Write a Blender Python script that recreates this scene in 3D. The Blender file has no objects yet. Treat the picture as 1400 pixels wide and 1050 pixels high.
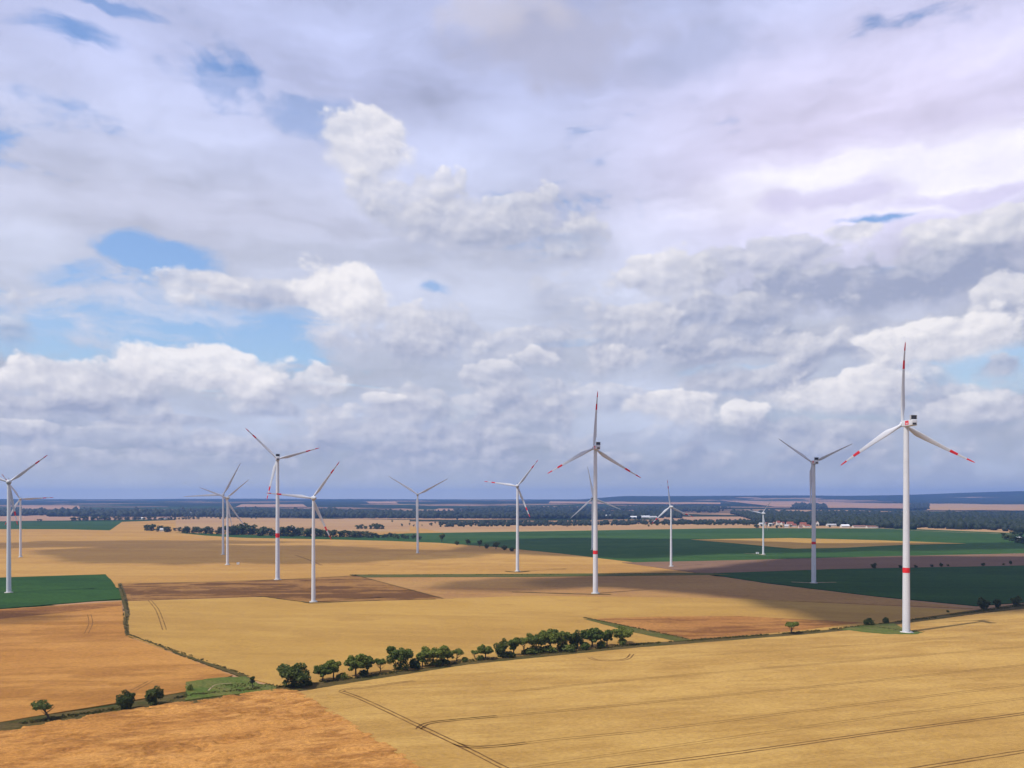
import bpy, bmesh, math, random
import numpy as np
from mathutils import Vector

# ------------------------------------------------------------------ camera
F = 1100.0            # focal length in photograph pixels (1400 wide)
CX, HOR = 700.0, 683.0
CAM_H = 90.0          # drone height, from the 140 m hubs of the two big turbines
scene = bpy.context.scene
cam_d = bpy.data.cameras.new('camera')
cam = bpy.data.objects.new('camera', cam_d)
scene.collection.objects.link(cam)
cam.location = (0, 0, CAM_H)
cam.rotation_euler = (math.radians(90), 0, 0)
cam_d.sensor_width = 36.0
cam_d.lens = 36.0 * F / 1400.0
cam_d.shift_y = (HOR - 525.0) / 1400.0
cam_d.clip_start = 0.5
cam_d.clip_end = 80000
scene.camera = cam

scene.render.engine = 'CYCLES'
scene.cycles.use_denoising = True
scene.cycles.use_adaptive_sampling = True
scene.cycles.adaptive_threshold = 0.015
scene.cycles.adaptive_min_samples = 12
scene.cycles.max_bounces = 6
scene.cycles.transparent_max_bounces = 12
scene.cycles.volume_bounces = 1
scene.cycles.use_fast_gi = False
scene.view_settings.view_transform = 'Standard'
scene.view_settings.look = 'None'
scene.view_settings.exposure = 0.10
scene.view_settings.gamma = 1.0
scene.view_settings.use_curve_mapping = False


def lin(r, g, b):
    f = lambda c: (c / 12.92 if c <= 0.04045 else ((c + 0.055) / 1.055) ** 2.4)
    return (f(r / 255), f(g / 255), f(b / 255))


# ------------------------------------------------------------------ sun
SUN = Vector((-80.0, -48.0, 140.0)).normalized()     # from the shadow of the nearest turbine
sun_el = math.asin(SUN.z)
sun_az = math.atan2(SUN.x, SUN.y) % (2 * math.pi)
sl = bpy.data.lights.new('sun', 'SUN')
sl.energy = 4.4
sl.angle = math.radians(0.55)
sl.color = (1.0, 0.95, 0.87)
so = bpy.data.objects.new('sun', sl)
scene.collection.objects.link(so)
so.rotation_euler = SUN.to_track_quat('Z', 'Y').to_euler()
so.location = (0, 0, 400)


# ------------------------------------------------------------------ node helper
class NB:
    def __init__(self, tree):
        self.t = tree
        self.n = tree.nodes
        self.l = tree.links

    def put(self, sock, v):
        if isinstance(v, bpy.types.NodeSocket):
            self.l.new(v, sock)
        elif v is not None:
            if hasattr(sock.default_value, '__len__') and not hasattr(v, '__len__'):
                v = (v, v, v)
            if hasattr(sock.default_value, '__len__') and len(sock.default_value) == 4 and len(v) == 3:
                v = (*v, 1.0)
            sock.default_value = v

    def m(self, op, a, b=None, c=None, clamp=False):
        x = self.n.new('ShaderNodeMath')
        x.operation = op
        x.use_clamp = clamp
        for i, v in enumerate((a, b, c)):
            if v is not None:
                self.put(x.inputs[i], v)
        return x.outputs[0]

    def v(self, op, a, b=None, c=None, scale=None):
        x = self.n.new('ShaderNodeVectorMath')
        x.operation = op
        for i, w in enumerate((a, b, c)):
            if w is not None:
                self.put(x.inputs[i], w)
        if scale is not None:
            self.put(x.inputs['Scale'], scale)
        return x.outputs['Value'] if op in ('LENGTH', 'DOT_PRODUCT', 'DISTANCE') else x.outputs[0]

    def comb(self, x, y, z=0.0):
        c = self.n.new('ShaderNodeCombineXYZ')
        for i, w in enumerate((x, y, z)):
            self.put(c.inputs[i], w)
        return c.outputs[0]

    def sep(self, a):
        s = self.n.new('ShaderNodeSeparateXYZ')
        self.put(s.inputs[0], a)
        return s.outputs

    def ss(self, v, a, b, lo=0.0, hi=1.0, kind='SMOOTHSTEP'):
        r = self.n.new('ShaderNodeMapRange')
        r.interpolation_type = kind
        r.clamp = False                        # smoothstep is bounded by itself
        for i, w in enumerate((v, a, b, lo, hi)):
            self.put(r.inputs[i], w)
        return r.outputs[0]

    def mix(self, f, a, b, mode='MIX'):
        x = self.n.new('ShaderNodeMix')
        x.data_type = 'RGBA'
        x.blend_type = mode
        self.put(x.inputs['Factor'], f)
        self.put(x.inputs[6], a)
        self.put(x.inputs[7], b)
        return x.outputs[2]

    def vmix(self, f, a, b):
        x = self.n.new('ShaderNodeMix')
        x.data_type = 'VECTOR'
        self.put(x.inputs[0], f)
        self.put(x.inputs[4], a)
        self.put(x.inputs[5], b)
        return x.outputs[1]

    def noise(self, vec, scale, detail=4.0, rough=0.5, dist=0.0, dim='3D'):
        x = self.n.new('ShaderNodeTexNoise')
        x.noise_dimensions = dim
        self.put(x.inputs['Vector'], vec)
        self.put(x.inputs['Scale'], scale)
        self.put(x.inputs['Detail'], detail)
        self.put(x.inputs['Roughness'], rough)
        self.put(x.inputs['Distortion'], dist)
        return x.outputs

    def voro(self, vec, scale, detail=0.0, rough=0.5, feature='F1', rnd=1.0, dim='2D', smooth=None):
        x = self.n.new('ShaderNodeTexVoronoi')
        x.voronoi_dimensions = dim
        x.feature = feature
        self.put(x.inputs['Vector'], vec)
        self.put(x.inputs['Scale'], scale)
        if 'Detail' in x.inputs:
            self.put(x.inputs['Detail'], detail)
            self.put(x.inputs['Roughness'], rough)
        self.put(x.inputs['Randomness'], rnd)
        if smooth is not None and 'Smoothness' in x.inputs:
            self.put(x.inputs['Smoothness'], smooth)
        return x.outputs

    def ramp(self, f, stops, interp='LINEAR'):
        x = self.n.new('ShaderNodeValToRGB')
        x.color_ramp.interpolation = interp
        e = x.color_ramp.elements
        e[0].position, e[0].color = stops[0][0], (*stops[0][1], 1)
        e[1].position, e[1].color = stops[-1][0], (*stops[-1][1], 1)
        for p, c in stops[1:-1]:
            q = e.new(p)
            q.color = (*c, 1)
        self.put(x.inputs[0], f)
        return x.outputs[0]


# ------------------------------------------------------------------ sky
world = bpy.data.worlds.new('World')
scene.world = world
world.use_nodes = True
wt = world.node_tree
wt.nodes.clear()
W = NB(wt)
wout = wt.nodes.new('ShaderNodeOutputWorld')
bg_sky = wt.nodes.new('ShaderNodeBackground')
bg_sky.inputs['Strength'].default_value = 0.15

tc = wt.nodes.new('ShaderNodeTexCoord')
D = W.v('NORMALIZE', tc.outputs['Generated'])
skyt = wt.nodes.new('ShaderNodeTexSky')
skyt.sky_type = 'NISHITA'
skyt.sun_disc = False
skyt.sun_elevation = sun_el
skyt.sun_rotation = sun_az
skyt.altitude = 150
skyt.air_density = 1.5
skyt.dust_density = 1.0
skyt.ozone_density = 1.0
wt.links.new(D, skyt.inputs[0])
dx, dy, dz = W.sep(D)
R2D = 180 / math.pi
az = W.m('MULTIPLY', W.m('ARCTAN2', dx, dy), R2D)                 # degrees, 0 = straight ahead
el = W.m('MULTIPLY', W.m('ARCSINE', dz), R2D)
P = W.comb(az, el, 0.0)                                         # sky coordinates in degrees
# flat cloud-deck coordinates, compressed towards the horizon like a real layer overhead
inv = W.m('DIVIDE', 1.0, W.m('ADD', W.m('MAXIMUM', dz, 0.0), 0.10))
deck = W.comb(W.m('MULTIPLY', dx, inv), W.m('MULTIPLY', dy, inv), 0.0)

# shared noise fields
warp = W.noise(W.v('MULTIPLY', P, (0.13, 0.20, 1)), 1.0, 4, 0.55, dim='2D')['Color']
warpv = W.v('SUBTRACT', warp, (0.5, 0.5, 0.5))
PW = W.v('ADD', P, W.v('MULTIPLY', warpv, (4.2, 2.4, 0)))
PW1 = W.v('ADD', P, W.v('MULTIPLY', warpv, (1.6, 1.0, 0)))
fineP = W.v('MULTIPLY', PW1, (0.27, 0.38, 1))
LOFF = (-0.34, 0.42, 0)                                          # towards the sun, in sky degrees
fineQ = W.v('MULTIPLY', W.v('ADD', PW1, LOFF), (0.27, 0.38, 1))
bil = W.voro(fineP, 0.9, 3.0, 0.52, 'F1')['Distance']     # cauliflower lumps
bil2 = W.voro(fineQ, 0.9, 3.0, 0.52, 'F1')['Distance']
fb = W.noise(fineP, 0.72, 7, 0.56, dim='2D')['Fac']
fb2 = W.noise(fineQ, 0.72, 7, 0.56, dim='2D')['Fac']
emb = W.m('ADD', W.m('MULTIPLY', W.m('SUBTRACT', bil2, bil), 0.42), W.m('MULTIPLY', W.m('SUBTRACT', fb, fb2), 1.6))
edge = W.m('ADD', W.m('MULTIPLY', W.m('SUBTRACT', bil, 0.42), 0.50), W.m('MULTIPLY', W.m('SUBTRACT', 0.5, fb), 1.25))
st_big = W.noise(W.v('MULTIPLY', deck, (1.1, 1.5, 1)), 1.0, 6, 0.58, 0.6, '2D')['Fac']
st_str = W.noise(W.v('ADD', W.v('MULTIPLY', PW, (0.040, 0.20, 1)), (7.3, 2.1, 0)), 1.0, 6, 0.55, 0.2, '2D')['Fac']
st_med = W.noise(W.v('ADD', W.v('MULTIPLY', PW, (0.10, 0.22, 1)), (3.3, 9.1, 0)), 1.0, 7, 0.55, 0.0, '2D')['Fac']


PWL = W.v('ADD', PW1, W.comb(W.m('MULTIPLY', edge, 0.01), W.m('MULTIPLY', emb, 0.01), 0.0))   # lumps push the outline a little


def sky_px(px, py):
    a = math.atan((px - CX) / F)
    e = math.atan((HOR - py) * math.cos(a) / F)
    return math.degrees(a), math.degrees(e)


def blob(px, py, rx, ry, vec=PW):
    """normalised distance from an elliptical patch of sky (sizes given in photograph pixels)"""
    a, e = sky_px(px, py)
    k = R2D / F * 0.93
    return W.v('LENGTH', W.v('MULTIPLY', W.v('SUBTRACT', vec, (a, e, 0)), (1 / (rx * k), 1 / (ry * k), 0)))


# 1. high veil: lavender white, brighter to the right, streaked
veil = W.ramp(W.ss(el, 0, 36, kind='LINEAR'), [
    (0.0, lin(184, 190, 204)), (0.07, lin(176, 185, 206)), (0.15, lin(180, 188, 208)),
    (0.30, lin(190, 196, 214)), (0.50, lin(198, 203, 225)), (0.75, lin(187, 194, 229)), (1.0, lin(181, 190, 228))])
veil = W.vmix(W.m('MULTIPLY', W.ss(blob(1230, 190, 560, 250), 1.0, 0.1), 0.85), veil, lin(229, 222, 250))
veil = W.vmix(W.m('MULTIPLY', W.ss(W.m('ADD', blob(1180, 240, 330, 60), W.m('MULTIPLY', W.m('SUBTRACT', 0.5, st_str), 1.5)), 1.0, 0.2), 0.75), veil, lin(240, 238, 252))
veil = W.vmix(W.m('MULTIPLY', W.ss(W.m('ADD', blob(300, 290, 460, 70), W.m('MULTIPLY', W.m('SUBTRACT', 0.5, st_str), 1.5)), 1.1, 0.2), 0.45), veil, lin(205, 207, 230))
streak = W.m('MULTIPLY', W.m('SUBTRACT', st_str, 0.5), 0.75)
med = W.m('MULTIPLY', W.m('SUBTRACT', st_med, 0.5), 0.55)
gain = W.m('ADD', 1.0, W.m('ADD', streak, med))
veil = W.v('SCALE', veil, scale=gain)
# darker grey sheets high up
for (x, y, rx, ry, a, c) in [(780, 55, 210, 70, .75, (178, 180, 205)), (690, 15, 150, 35, .6, (203, 200, 214)),
                             (960, 70, 140, 40, .6, (172, 180, 214)), (1130, 270, 110, 22, .55, (192, 186, 224)),
                             (1300, 268, 130, 14, .5, (196, 190, 226))]:
    d = W.m('ADD', blob(x, y, rx, ry), W.m('MULTIPLY', edge, 0.7))
    veil = W.vmix(W.m('MULTIPLY', W.ss(d, 1.15, 0.45), a), veil, lin(*c))

# coverage of the veil: thin places let the blue through
cov = W.ss(W.m('ADD', W.m('ADD', st_big, W.ss(az, 4, 14, 0, 0.10)), W.m('MULTIPLY', W.m('SUBTRACT', st_med, 0.5), 0.5)), 0.26, 0.40)
# little streaks of veil across the blue
cov = W.m('MAXIMUM', cov, W.m('MULTIPLY', W.ss(st_str, 0.50, 0.66), 0.6))
for (x, y, rx, ry, a) in [(120, 55, 80, 30, .95), (440, 172, 95, 26, .5), (215, 352, 95, 22, 1.0), (250, 450, 240, 66, 1.0), (330, 468, 130, 40, .9),
                          (50, 440, 150, 46, .9), (590, 400, 70, 14, .8), (1185, 304, 90, 14, 1.0),
                          (90, 372, 60, 22, .5), (1345, 505, 130, 30, .75), (140, 0, 60, 12, .8),
                          (1020, 560, 220, 50, .45), (1050, 620, 480, 45, .35), (1000, 505, 80, 12, .4)]:
    d = W.m('ADD', blob(x, y, rx, ry), W.m('MULTIPLY', W.m('SUBTRACT', W.m('ADD', st_med, st_str), 1.0), 2.0))
    cov = W.m('MULTIPLY', cov, W.m('SUBTRACT', 1.0, W.m('MULTIPLY', W.ss(d, 1.0, 0.45), a)))
low = W.ss(el, 4.0, 8.0)
cov = W.m('MAXIMUM', cov, W.m('SUBTRACT', 1.0, low))

# 2. cumulus: (x, y, half width, half height, brightness, opacity), far to near
CUM = [
    (700, 640, 420, 16, .16, .4), (180, 632, 260, 14, .22, .4), (330, 612, 150, 14, .30, .5), (90, 618, 140, 12, .34, .5), (720, 600, 200, 22, .34, .5), (480, 585, 160, 22, .34, .5),
    (150, 600, 260, 26, .30, .55), (520, 610, 300, 24, .20, .5), (930, 600, 260, 22, .12, .35),
    (60, 585, 90, 14, .55, .7), (190, 582, 80, 12, .45, .6), (380, 565, 110, 22, .35, .65),
    (620, 560, 190, 44, .38, .7), (1340, 560, 120, 30, .62, .75), (1120, 470, 330, 50, .18, .75),
    (1020, 520, 160, 26, .22, .7), (820, 545, 120, 30, .4, .6),
    (1170, 545, 112, 48, .76, .9), (920, 560, 84, 38, .66, .9), (1020, 572, 44, 32, .78, .85), 
    (845, 488, 92, 30, .50, .85), (740, 492, 52, 22, .72, .75), (670, 525, 110, 36, .45, .75),
    (1080, 478, 120, 42, .42, .85), (1230, 396, 320, 56, .00, .85), (1000, 430, 220, 36, .22, .8),
    (1375, 410, 62, 54, .55, .85), (1290, 472, 128, 52, .84, .95), (1380, 500, 60, 26, .30, .85),
    (860, 440, 90, 40, .48, .8), (900, 385, 125, 52, .60, .85), (1060, 355, 160, 40, .38, .8),
    (1170, 322, 60, 26, .72, .85), (1330, 318, 130, 34, .66, .85),
    (560, 470, 140, 44, .40, .75), (440, 528, 58, 34, .72, .85), (520, 548, 40, 14, .8, .8),
    (100, 530, 140, 52, .58, .9), (20, 520, 40, 38, .78, .9), (340, 535, 120, 36, .50, .85), 
    (285, 516, 140, 56, .88, .95), (230, 575, 120, 14, .12, .7), (80, 556, 130, 14, .16, .7),
    (355, 412, 110, 40, .42, .8), (260, 393, 84, 34, .66, .85), (470, 412, 98, 60, .92, .95), (540, 435, 60, 30, .60, .85),
    (650, 310, 200, 62, .44, .75), (760, 335, 90, 46, .34, .8), (560, 270, 130, 50, .52, .7), (505, 212, 92, 66, .80, .85),
]
cum_hi, cum_lo = lin(240, 237, 240), lin(154, 163, 191)
def x10(c):
    return tuple(q / 0.15 for q in c)          # cloud radiance in the units of the sky texture (Background strength 0.15)


col = W.vmix(cov, W.v('MULTIPLY', skyt.outputs[0], (0.66, 0.75, 0.98)), W.v('SCALE', veil, scale=1 / 0.15))

# banks of cumulus one behind the other: bumpy lit tops, soft grey bases (top row, swing, thickness in photograph pixels, lumps per degree, brightness, opacity, gap threshold)
BANKS = [(640, 14, 30, .22, .10, .55, .36), (612, 18, 38, .17, .22, .70, .40), (580, 20, 44, .14, .34, .75, .42), (545, 26, 56, .11, .40, .80, .44), (500, 30, 66, .09, .36, .75, .47), (440, 34, 76, .075, .34, .70, .50), (370, 36, 80, .06, .34, .60, .53)]
profs = [W.noise(W.comb(W.m('MULTIPLY', az, s_), 3.7 * i_ + 1.3, 0.0), 1.0, 2, 0.5, dim='2D')['Fac'] for i_, (_, _, _, s_, _, _, _) in enumerate(BANKS)]
for (py, sw, thk, s_, br, op, gap), prof in zip(BANKS, profs):
    if py < 510:
        prof = W.m('ADD', prof, W.ss(az, -18, -4, -0.22, 0.0))          # the bank breaks up to the left
    e0 = sky_px(700, py)[1]
    k = R2D / F * 0.96
    ely = W.sep(PWL)[1]
    dd = W.m('MULTIPLY', W.m('SUBTRACT', W.m('MULTIPLY_ADD', W.m('SUBTRACT', prof, 0.5), sw * k * 4, e0), ely), 1 / (thk * k))     # 0 at the top edge, 1 at the base
    de = W.m('MULTIPLY_ADD', edge, -0.75, dd)
    msk = W.m('MULTIPLY', W.m('MULTIPLY', W.ss(de, 0.0, 0.16), W.ss(dd, 1.5, 0.6)), W.ss(W.m('MULTIPLY_ADD', edge, -0.10, prof), gap, gap + 0.07, 0.0, op))
    lit = W.m('ADD', W.m('MULTIPLY_ADD', dd, -0.38, br + 0.20), emb)
    col = W.vmix(msk, col, W.vmix(lit, x10(cum_lo), x10(cum_hi)))

for (x, y, rx, ry, br, op) in CUM:
    a_, e_ = sky_px(x, y)
    k = R2D / F * 0.93
    q = W.v('MULTIPLY', W.v('SUBTRACT', PWL, (a_, e_, 0)), (1 / (rx * k), 1 / (ry * k), 0))
    t = W.sep(q)[1]                                    # -1 base .. 1 top
    d = W.m('MULTIPLY_ADD', edge, 1.05 if rx < 60 else 0.75 if br > 0.6 else 0.95, W.v('LENGTH', q))
    soft = W.ss(t, -0.8, 0.4, 0.20, 0.84)                  # ragged soft base, crisp top
    msk = W.ss(d, 1.02, soft, 0.0, op)
    lit = W.m('ADD', W.m('MULTIPLY_ADD', t, 0.28, br * 0.85), emb)
    col = W.vmix(msk, col, W.vmix(lit, x10(cum_lo), x10(cum_hi)))

# the rest of the sky dome, outside the framed part: the same broken deck by noise alone
out_c = W.ss(st_big, 0.46, 0.66)
out_col = W.vmix(W.m('ADD', W.m('MULTIPLY', emb, 0.6), st_med), x10(lin(150, 158, 192)), x10(lin(228, 226, 240)))
side = W.m('MAXIMUM', W.ss(W.m('ABSOLUTE', az), 36, 50), W.ss(el, 34, 46))
col = W.vmix(W.m('MULTIPLY', side, out_c), col, out_col)
# distance haze over the lowest degrees
hz = W.ss(el, 3.8, 0.2, 0.0, 0.75)
col = W.vmix(hz, col, W.vmix(W.ss(az, -30, 32), x10(lin(196, 200, 208)), x10(lin(172, 181, 200))))
wt.links.new(col, bg_sky.inputs['Color'])
wt.links.new(bg_sky.outputs[0], wout.inputs['Surface'])
world.cycles.sampling_method = 'MANUAL'
world.cycles.sample_map_resolution = 512

# ================================================================== terrain
rng = np.random.default_rng(7)


def _hash(ix, iy, seed):
    h = (ix.astype(np.int64) * 374761393 + iy.astype(np.int64) * 668265263 + seed * 1442695041) & 0xFFFFFFFF
    h = ((h ^ (h >> 13)) * 1274126177) & 0xFFFFFFFF
    return ((h ^ (h >> 16)) & 0xFFFF) / 65535.0


def vnoise(x, y, seed=0):
    x = np.asarray(x, float); y = np.asarray(y, float)
    ix, iy = np.floor(x), np.floor(y)
    fx, fy = x - ix, y - iy
    fx, fy = fx * fx * (3 - 2 * fx), fy * fy * (3 - 2 * fy)
    a, b = _hash(ix, iy, seed), _hash(ix + 1, iy, seed)
    c, d = _hash(ix, iy + 1, seed), _hash(ix + 1, iy + 1, seed)
    return (a * (1 - fx) + b * fx) * (1 - fy) + (c * (1 - fx) + d * fx) * fy


def fbm(x, y, seed=0, oct=4):
    s, a, n = 0.0, 0.5, 0.0
    for o in range(oct):
        s = s + a * vnoise(np.asarray(x) * 2 ** o + 17.3 * o, np.asarray(y) * 2 ** o - 9.1 * o, seed + o)
        n += a
        a *= 0.5
    return s / n


def sst(a, b, x):
    t = np.clip((np.asarray(x, float) - a) / (b - a), 0, 1)
    return t * t * (3 - 2 * t)


def zt(x, y):
    """height of the land: flat plateau near the camera, rising to wooded hills on the horizon"""
    x = np.asarray(x, float); y = np.asarray(y, float)
    z = np.interp(y, [0, 4300, 5500, 7000, 9000, 11000, 13500, 16000, 20000, 30000], [0, 0, 5, 19, 42, 63, 86, 97, 90, 60])
    amp = np.interp(y, [4300, 6000, 9000, 14000, 18000], [0, 7, 22, 34, 30])
    z = z + amp * (fbm(x / 2600, y / 1900, 3, 4) - 0.5)
    ridge = np.exp(-((y - 13200) / 1300) ** 2)
    z = z + 62 * sst(900, 1900, x) * ridge * (0.85 + 0.3 * vnoise(x / 1500, y / 4000, 9))
    z = z + 110 * sst(5200, 9500, x) * np.exp(-((y - 14300) / 1500) ** 2)
    return z


def gp(px, py):
    """photograph pixel -> point on the land"""
    u, v = (px - CX) / F, (HOR - py) / F
    if v < 0:
        y = -CAM_H / v
        if y <= 4300:
            return u * y, y, 0.0
    ys = np.geomspace(3500, 17500, 700)
    h = CAM_H + v * ys - zt(u * ys, ys)
    i = np.argmax(h < 0) if (h < 0).any() else len(ys) - 1
    y0, y1 = ys[max(i - 1, 0)], ys[i]
    h0, h1 = h[max(i - 1, 0)], h[i]
    y = y0 + (y1 - y0) * (h0 / (h0 - h1) if h0 != h1 else 0)
    return u * y, y, float(zt(u * y, y))


def scale_at(py):
    """metres per photograph pixel at the depth whose ground lies on row py"""
    return CAM_H / (py - HOR)


# ------------------------------------------------------------------ object helpers
COL = scene.collection


def link(o, parent=None):
    COL.objects.link(o)
    if parent is not None:
        o.parent = parent
    return o


def tag(o, label=None, cat=None, group=None, kind=None):
    for k, v in (('label', label), ('category', cat), ('group', group), ('kind', kind)):
        if v:
            o[k] = v
    return o


def mesh_np(name, verts, faces, mats=(), smooth=False):
    """faces: list of lists, or an (n,k) array"""
    me = bpy.data.meshes.new(name)
    verts = np.asarray(verts, np.float32)
    if isinstance(faces, np.ndarray):
        n, k = faces.shape
        me.vertices.add(len(verts)); me.vertices.foreach_set('co', verts.ravel())
        me.loops.add(n * k); me.loops.foreach_set('vertex_index', faces.astype(np.int32).ravel())
        me.polygons.add(n)
        me.polygons.foreach_set('loop_start', np.arange(0, n * k, k, dtype=np.int32))
        me.update(calc_edges=True)
        me.validate()
    else:
        me.from_pydata([tuple(map(float, v)) for v in verts], [], [list(map(int, f)) for f in faces])
        me.update()
    for m in mats:
        me.materials.append(m)
    if smooth:
        me.polygons.foreach_set('use_smooth', np.ones(len(me.polygons), dtype=bool))
    return me


def obj(name, me, parent=None):
    return link(bpy.data.objects.new(name, me), parent)


def empty(name, loc, rz=0.0, s=1.0):
    e = bpy.data.objects.new(name, None)
    e.empty_display_size = 1.0
    link(e)
    e.location = loc
    e.rotation_euler = (0, 0, rz)
    e.scale = (s, s, s)
    return e


# ------------------------------------------------------------------ materials
def new_mat(name):
    m = bpy.data.materials.new(name)
    m.use_nodes = True
    t = m.node_tree
    t.nodes.clear()
    out = t.nodes.new('ShaderNodeOutputMaterial')
    b = t.nodes.new('ShaderNodeBsdfPrincipled')
    t.links.new(b.outputs[0], out.inputs['Surface'])
    return m, NB(t), b, out


def field_mat(name, c1, c2, c3, rot=0.0, row=3.0, along=60.0, blotch=70.0, streak=0.5, grain=0.30, bump=0.5, rough=0.95, grain_size=1.2, hard=0.10):
    """crop: c1/c2 in large blotches, c3 in streaks along the drilling direction, fine grain and relief"""
    m, N, b, out = new_mat(name)
    tc_ = N.n.new('ShaderNodeTexCoord')
    rotn = N.n.new('ShaderNodeVectorRotate')
    rotn.rotation_type = 'Z_AXIS'
    N.put(rotn.inputs['Vector'], tc_.outputs['Object'])
    N.put(rotn.inputs['Angle'], rot)
    p = rotn.outputs[0]
    n1 = N.noise(N.v('MULTIPLY', p, (0.45 / blotch, 1.0 / blotch, 0.3 / blotch)), 1.0, 5, 0.6, 0.5)['Fac']
    nw = N.noise(p, 1.0 / 35.0, 3, 0.5)['Color']
    pw = N.v('ADD', p, N.v('SCALE', N.v('SUBTRACT', nw, (.5, .5, .5)), scale=9.0))
    n2 = N.noise(N.v('MULTIPLY', pw, (1 / along, 1 / row, 0.2)), 1.0, 5, 0.62)['Fac']
    n2b = N.noise(N.v('MULTIPLY', pw, (1 / (along * 3.0), 1 / (row * 5.0), 0.2)), 1.0, 4, 0.6)['Fac']
    n3 = N.noise(N.v('MULTIPLY', p, (0.6, 1, 1)), 1.0 / grain_size, 4, 0.7)['Fac']
    c = N.mix(N.ss(n1, 0.36, 0.66), c1, c2)
    st = N.m('MULTIPLY', N.ss(N.m('ADD', N.m('MULTIPLY', n2, 0.5), N.m('MULTIPLY', n2b, 0.5)), 0.52 - hard, 0.52 + hard), streak)
    c = N.mix(st, c, c3)
    g = N.ss(n3, 0.25, 0.75, 1.0 - grain, 1.0 + grain)
    cv = N.v('SCALE', c, scale=g)
    N.put(b.inputs['Base Color'], cv)
    b.inputs['Roughness'].default_value = rough
    b.inputs['Specular IOR Level'].default_value = 0.04
    bn = N.n.new('ShaderNodeBump')
    bn.inputs['Strength'].default_value = bump
    bn.inputs['Distance'].default_value = 0.5
    N.put(bn.inputs['Height'], N.m('ADD', n3, N.m('MULTIPLY', n2, 1.5)))
    N.put(b.inputs['Normal'], bn.outputs[0])
    return m


def plain(name, c, rough=0.6, var=0.12, scale=0.8, spec=0.3, dirt=None):
    m, N, b, out = new_mat(name)
    tc_ = N.n.new('ShaderNodeTexCoord')
    n = N.noise(tc_.outputs['Object'], scale, 5, 0.6)['Fac']
    cv = N.v('SCALE', c, scale=N.ss(n, 0.25, 0.75, 1 - var, 1 + var))
    if dirt:
        n2 = N.noise(N.v('MULTIPLY', tc_.outputs['Object'], (1.2, 1.2, 0.05)), 1.0, 4, 0.6)['Fac']
        cv = N.mix(N.ss(n2, 0.50, 0.75, 0.0, 0.35), cv, dirt)
    N.put(b.inputs['Base Color'], cv)
    b.inputs['Roughness'].default_value = rough
    b.inputs['Specular IOR Level'].default_value = spec
    return m


WHEAT_A = (0.50, 0.305, 0.105)
M_wheat_front = field_mat('wheat_golden', (0.390, 0.243, 0.073), (0.325, 0.192, 0.055), (0.240, 0.133, 0.037), rot=-0.20, row=8, along=70, blotch=34, streak=0.5, grain=0.16, bump=0.3, hard=0.08)
M_wheat_mid = field_mat('wheat_pale_gold', (0.358, 0.217, 0.059), (0.315, 0.184, 0.048), (0.255, 0.142, 0.040), rot=0.15, row=16, along=150, blotch=80, streak=0.5, grain=0.12, bump=0.25, hard=0.08)
M_barley_left = field_mat('barley_orange', (0.360, 0.178, 0.048), (0.305, 0.142, 0.036), (0.215, 0.094, 0.024), rot=-0.12, row=12, along=110, blotch=60, streak=0.7, grain=0.2, bump=0.35, hard=0.07)
M_barley_rough = field_mat('barley_lodged', (0.43, 0.215, 0.062), (0.36, 0.168, 0.045), (0.20, 0.082, 0.022), rot=-0.28, row=3.4, along=12, blotch=26, streak=0.7, grain=0.30, bump=0.8, grain_size=0.8, hard=0.07)
M_plateau = field_mat('wheat_far_gold', (0.37, 0.215, 0.062), (0.325, 0.180, 0.050), (0.265, 0.138, 0.040), rot=0.05, row=45, along=420, blotch=220, streak=0.6, grain=0.10, bump=0.2, grain_size=4)
M_stubble = field_mat('stubble_brown', (0.235, 0.122, 0.040), (0.195, 0.097, 0.031), (0.092, 0.043, 0.016), rot=-0.03, row=24, along=210, blotch=60, streak=0.9, grain=0.3, bump=0.8, hard=0.045)
M_stubble_red = field_mat('stubble_reddish', (0.300, 0.143, 0.042), (0.245, 0.108, 0.032), (0.135, 0.057, 0.020), rot=-0.05, row=13, along=80, blotch=45, streak=0.8, grain=0.3, bump=0.6, hard=0.06)
M_tan = field_mat('tan_field', (0.29, 0.158, 0.058), (0.245, 0.128, 0.048), (0.32, 0.19, 0.062), rot=0.02, row=22, along=220, blotch=110, streak=0.6, grain=0.15, bump=0.3, grain_size=3)
M_brown = field_mat('brown_soil', (0.1656, 0.0972, 0.0612), (0.1440, 0.0828, 0.0518), (0.1944, 0.1152, 0.0684), rot=0.05, row=14, along=200, blotch=120, streak=0.5, grain=0.15, bump=0.3, grain_size=3)
M_green = field_mat('beet_green', (0.0190, 0.053, 0.0105), (0.027, 0.067, 0.0135), (0.014, 0.041, 0.009), rot=0.08, row=18, along=220, blotch=110, streak=0.7, grain=0.3, bump=0.5, grain_size=2, hard=0.07)
M_green2 = field_mat('maize_green', (0.025, 0.064, 0.0145), (0.020, 0.053, 0.013), (0.038, 0.082, 0.020), rot=-0.05, row=50, along=500, blotch=260, streak=0.75, grain=0.2, bump=0.4, grain_size=4, hard=0.07)
M_grass = field_mat('rough_grass', (0.058, 0.074, 0.016), (0.085, 0.078, 0.022), (0.12, 0.09, 0.03), rot=0.3, row=2, along=9, blotch=14, streak=0.5, grain=0.35, bump=0.8, grain_size=0.9)
M_verge = field_mat('dry_verge', (0.080, 0.057, 0.020), (0.046, 0.048, 0.012), (0.125, 0.085, 0.034), rot=-0.2, row=1.5, along=12, blotch=9, streak=0.6, grain=0.4, bump=0.9, grain_size=0.7)
M_patch = field_mat('meadow_patch', (0.060, 0.095, 0.016), (0.090, 0.105, 0.025), (0.16, 0.125, 0.045), rot=0.6, row=5, along=14, blotch=9, streak=0.5, grain=0.35, bump=0.8, grain_size=0.9)
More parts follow.
